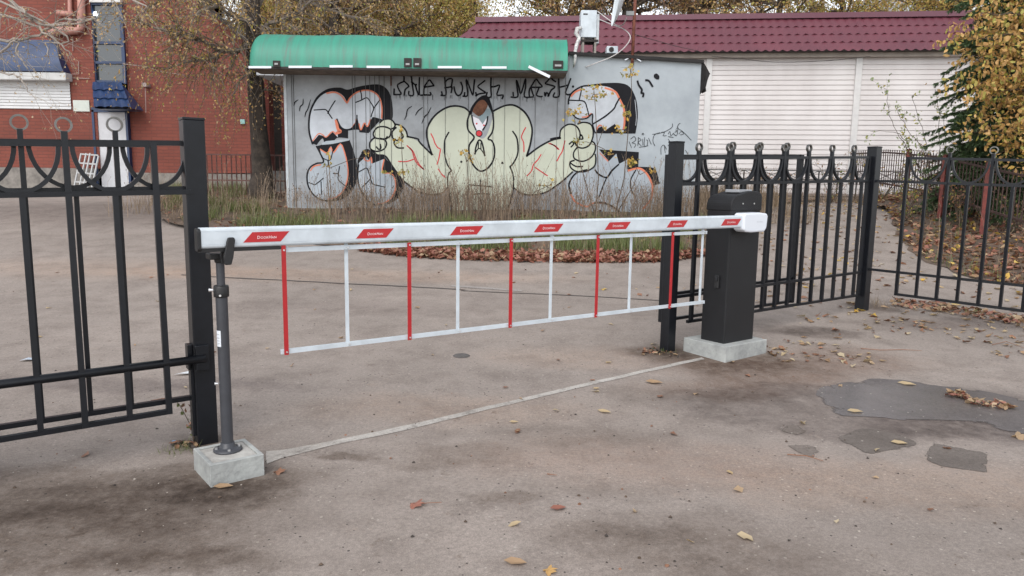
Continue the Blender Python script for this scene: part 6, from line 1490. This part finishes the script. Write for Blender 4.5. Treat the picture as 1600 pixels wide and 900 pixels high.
# maple saplings before the graffiti
def sapling(stems,clusters,label,dens=9,col=(L_yel,L_ygr,L_och),w_=(.4,.4,.2),sz=(.05,.10)):
    b=at(stems[0][0][0],335,12.7); t=thing('maple_sapling',(b.x,12.7,vz(b.x,12.7)),label,'sapling','maple saplings before the kiosk wall')
    m=MB()
    for s_ in stems:
        P=[at(x,y,12.7) for x,y in s_]; P[0].z=vz(P[0].x,12.7)-.02; m.tube(P,[.011*(1-.6*i/(len(P)-1)) for i in range(len(P))],5,cap=False)
    for (x,y,rx,ry,n) in clusters:   # short side twigs carrying each leaf cluster
        c_=at(x,y,12.7); near=min((at(x2,y2+8,12.7) for s_ in stems for x2,y2 in s_[1:]),key=lambda p:(p-c_).length)
        m.tube([near,near.lerp(c_,.6)+Vector((0,0,.03)),c_],[.006,.005,.003],4,cap=False)
        for _ in range(4): m.tube([c_,at(x+rs.normal(0,rx*.5),y+rs.normal(0,ry*.5),12.7+rs.uniform(-.1,.1))],[.003,.002],3,cap=False)
    m.build('stem',M_twigd,t); L=[]
    for (x,y,rx,ry,n) in clusters:
        for _ in range(int(n*.8)): L.append(at(x+rs.normal(0,rx*.5),y+rs.normal(0,ry*.5),12.7+rs.uniform(-.12,.12)))
    leafcrown('foliage',L,sz,list(col),list(w_),t,templ=MAP,faces=MAPF,droop=.9)
sapling([[(516,338),(517,300),(514,255)],[(516,338),(512,290),(510,262)]],[(513,240,4,6,9),(514,258,8,5,12),(571,245,4,5,0)],'small sapling with green leaves before the left graffiti letter')
sapling([[(566,338),(570,290),(571,240)]],[(571,238,5,6,12)],'sapling with rusty tip leaves between the two left graffiti letters',col=(L_brn,L_ygr,L_och),w_=(.4,.3,.3))
sapling([[(630,338),(631,290),(628,240),(627,205)],[(630,338),(622,290),(618,270)]],[(628,205,4,8,12),(622,222,9,8,16),(625,270,14,5,18),(600,268,5,3,5)],'sapling with yellow green leaves before the left graffiti fist')
sapling([[(733,338),(732,290),(729,245)]],[(725,240,7,6,16),(736,248,6,8,14)],'sapling with yellow leaves before the chest of the graffiti figure',w_=(.3,.5,.2))
sapling([[(930,338),(935,280),(933,220),(930,165),(928,140)],[(960,338),(975,280),(982,200),(987,140),(986,108)],[(960,338),(990,290),(1000,265)],[(930,338),(905,250),(898,185)]],[(928,138,18,7,26),(925,152,16,9,22),(945,150,10,8,12),(898,176,16,10,34),(983,105,10,8,16),(985,118,14,6,26),(978,175,6,14,18),(970,203,16,6,16),(945,200,8,5,8),(987,255,12,9,30),(950,240,12,6,10),(1018,268,6,6,10),(905,222,14,10,14)],'tall two stemmed sapling with bright yellow leaves before the right graffiti letters',w_=(.5,.35,.15))
sapling([[(823,338),(835,300),(862,288)]],[(862,285,9,5,8),(845,290,8,4,6)],'low sapling with few green leaves under the right arm of the graffiti figure')
# ------------------------------------------------------------------ red fence on the bank
M_rfence=mat('worn_red_fence_paint',(.21,.045,.035),.7,var=.4,vscale=9,bump=.3,bscale=40,col2=(.11,.035,.028))
FA=g(1534,378).xy; FBk=g(1467,351).xy; fd_=(FBk-FA).normalized()
q_=on_line(1325,300,FA,fd_)[0]
M_pick=mat('rust_brown_iron',(.055,.028,.022),.75,var=.4,vscale=12)
rf_=thing('picket_fence',(FA.x,FA.y,bz(FA.x,FA.y)),'old red iron picket fence running back along the leafy bank','fence')
tA,tB=-2.2,min(q_,9.0)
def fzz(t): p=FA+fd_*t; return gz(p.y)+.1
def fpnt(t,h): p=FA+fd_*t; return Vector((p.x,p.y,fzz(t)+h))
N_=int((tB-tA)/.105); N_=min(N_,98)
for k,h in enumerate((.40,1.02)):
    m=MB()
    for i in range(8):
        a=tA+(tB-tA)*i/8;b=tA+(tB-tA)*(i+1)/8; m.bar(fpnt(a,h),fpnt(b,h),.03,.03)
    m.build('rail',M_pick,rf_)
for i in range(N_+1):
    t=tA+(tB-tA)*i/N_; m=MB(); m.bar(fpnt(t,.33),fpnt(t,1.08),.012); m.build('picket',M_pick,rf_)
t=tA
for t in (tA,0,(FBk-FA).length,(FBk-FA).length*2,(FBk-FA).length*3):
    if t<tB+.1:
        m=MB(); m.bar(fpnt(t,-.35),fpnt(t,1.12),.07 if t==0 else .06); m.build('post',M_rfence,rf_)
# bushes on the bank along the red fence
def bush(x,y,Y,h,sp,label,mats_,w_,n=9):
    b=at(x,y,Y); z0=bz(b.x,Y) ; t=thing('bush',(b.x,Y,z0),label,'bush','low bushes on the leafy bank'); m=MB(); lv=[]
    for i in range(n):
        a=rs.uniform(0,6.28); e_=Vector((b.x+math.cos(a)*sp*rs.uniform(.4,1),Y+math.sin(a)*sp*.5,z0+h*rs.uniform(.6,1))); bough(m,[Vector((b.x,Y,z0-.03)),Vector((b.x,Y,z0)).lerp(e_,.5)+Vector((0,0,h*.12)),e_],.008,.003,10,(.12,.35),.03,lv,0,.05,sides=3)
    m.build('stems',M_twigd,t); leafcrown('foliage',lv,(.03,.06),mats_,w_,t,.8)
bush(1415,330,12.6,.75,.45,'low green and brown bush at the near end of the path on the bank',[L_grn,L_brn,L_ygr],[.5,.3,.2])
bush(1500,345,11.8,.8,.5,'brown leaved bush between the two red fence posts',[L_brn,L_och,L_grn],[.5,.25,.25])
bush(1585,350,11.2,.7,.5,'green brown bush at the right edge before the red fence',[L_grn,L_brn],[.55,.45])
bush(1455,300,14.6,1.1,.5,'rusty twiggy bush behind the red fence near the path',[L_brn,L_och],[.6,.4])
bush(1300,300,16.6,.9,.8,'brown bush at the far end of the path before the low railing',[L_brn,L_grn,L_och],[.4,.3,.3])
bush(1380,300,16.0,1.0,.9,'wide yellowish bush at the far right of the low railing',[L_ygr,L_brn,L_och],[.4,.3,.3])
bush(1210,315,16.8,.6,.6,'small brown bush left of the path before the cream siding',[L_brn,L_och],[.6,.4])
bush(1530,290,13.6,1.0,.8,'yellow green bush under the spruce behind the red fence',[L_ygr,L_grn,L_och],[.4,.3,.3],n=14)
# low reddish railing left of the kiosk
lr=thing('low_railing',at(420,290,14.9),'low reddish brown railing between the tree trunk and the kiosk','railing')
M_lr=mat('reddish_brown_rail',(.13,.06,.05),.7,var=.3,vscale=8)
a=at(300,240,15.1);b=at(452,243,15.1); zT_=a.z; n_=22
for z_ in (b.z,b.z-.52): m=MB(); m.bar((a.x,15.1,z_),(b.x+.3,15.1,z_),.03); m.build('rail',M_lr,lr)
for i in range(n_+1):
    x=a.x+(b.x+.2-a.x)*i/n_; m=MB(); m.bar((x,15.1,gz(15.1)-.05),(x,15.1,b.z),.02); m.build('baluster',M_lr,lr)
for x_ in (398,): q1=at(x_,240,15.0); m=MB(); m.bar((q1.x,15.05,gz(15)-.1),(q1.x,15.05,q1.z+.03),.09); m.build('post',M_lr,lr)
# plants at the feet of the posts
def tuft(x,y,n,h,label,m_,name,spread=.06,cat='weed'):
    p=g(x,y); pts=[(p.x+rs.normal(0,spread),p.y+rs.normal(0,spread)) for _ in range(n)]
    o=blades(name,pts,lambda a,b:interp_ground(a,b),h,m_,label,wide=.45,lean=.5,cat=cat); del o['kind']; return o
tuft(1375,478,60,(.05,.16),'straw coloured grass tuft at the foot of the corner fence post',L_dry,'grass_tuft',.06)
tuft(1520,490,70,(.03,.10),'small green tuft under the right fence panel',L_gras,'grass_tuft',.07)
tuft(1040,550,90,(.015,.05),'mossy green tuft at the foot of the gate post by the cabinet',L_gras,'grass_tuft',.05)
tuft(283,703,120,(.02,.06),'green mossy tuft left of the small concrete block',L_gras,'grass_tuft',.045)
p=g(303,690); m=MB(); lv=[]; wt=thing('weed_plant',(p.x,p.y,0),'thin leafy weed climbing at the left side of the tall gate post','weed')
for l in ([(303,692),(305,660),(302,630),(306,615)],[(303,692),(298,665),(285,640),(278,630)],[(305,692),(309,655),(308,635)]):
    P=[at(x,y,p.y) for x,y in l]; P[0].z=0; m.tube(P,[.003,.0025,.002,.0015][:len(P)],4,cap=False)
    for i in range(len(P)-1):
        for _ in range(7): lv.append(P[i].lerp(P[i+1],rs.rand())+rv(.012))
m.build('stem',M_twigd,wt); leafcrown('foliage',lv,(.015,.03),[L_grn,L_brn],[.6,.4],wt)
pts=[]
for x,y,n in ((285,695,26),(1015,551,45),(1050,554,12),(300,700,10)):
    for _ in range(n): q_=g(x+rs.normal(0,10),y+rs.normal(0,2.5)); pts.append((q_.x,q_.y,interp_ground(q_.x,q_.y)+.008))
tag(cloud('fallen_leaves',pts,rs.uniform(.02,.05,len(pts)),DRY,DRYF,None,flat=True,tilt=1.4,mats=[L_brn,L_tan,M_pebd],matw=[.5,.2,.3]),'crumbled leaves and dirt collected at the feet of the gate posts','leaf litter',kind='stuff')
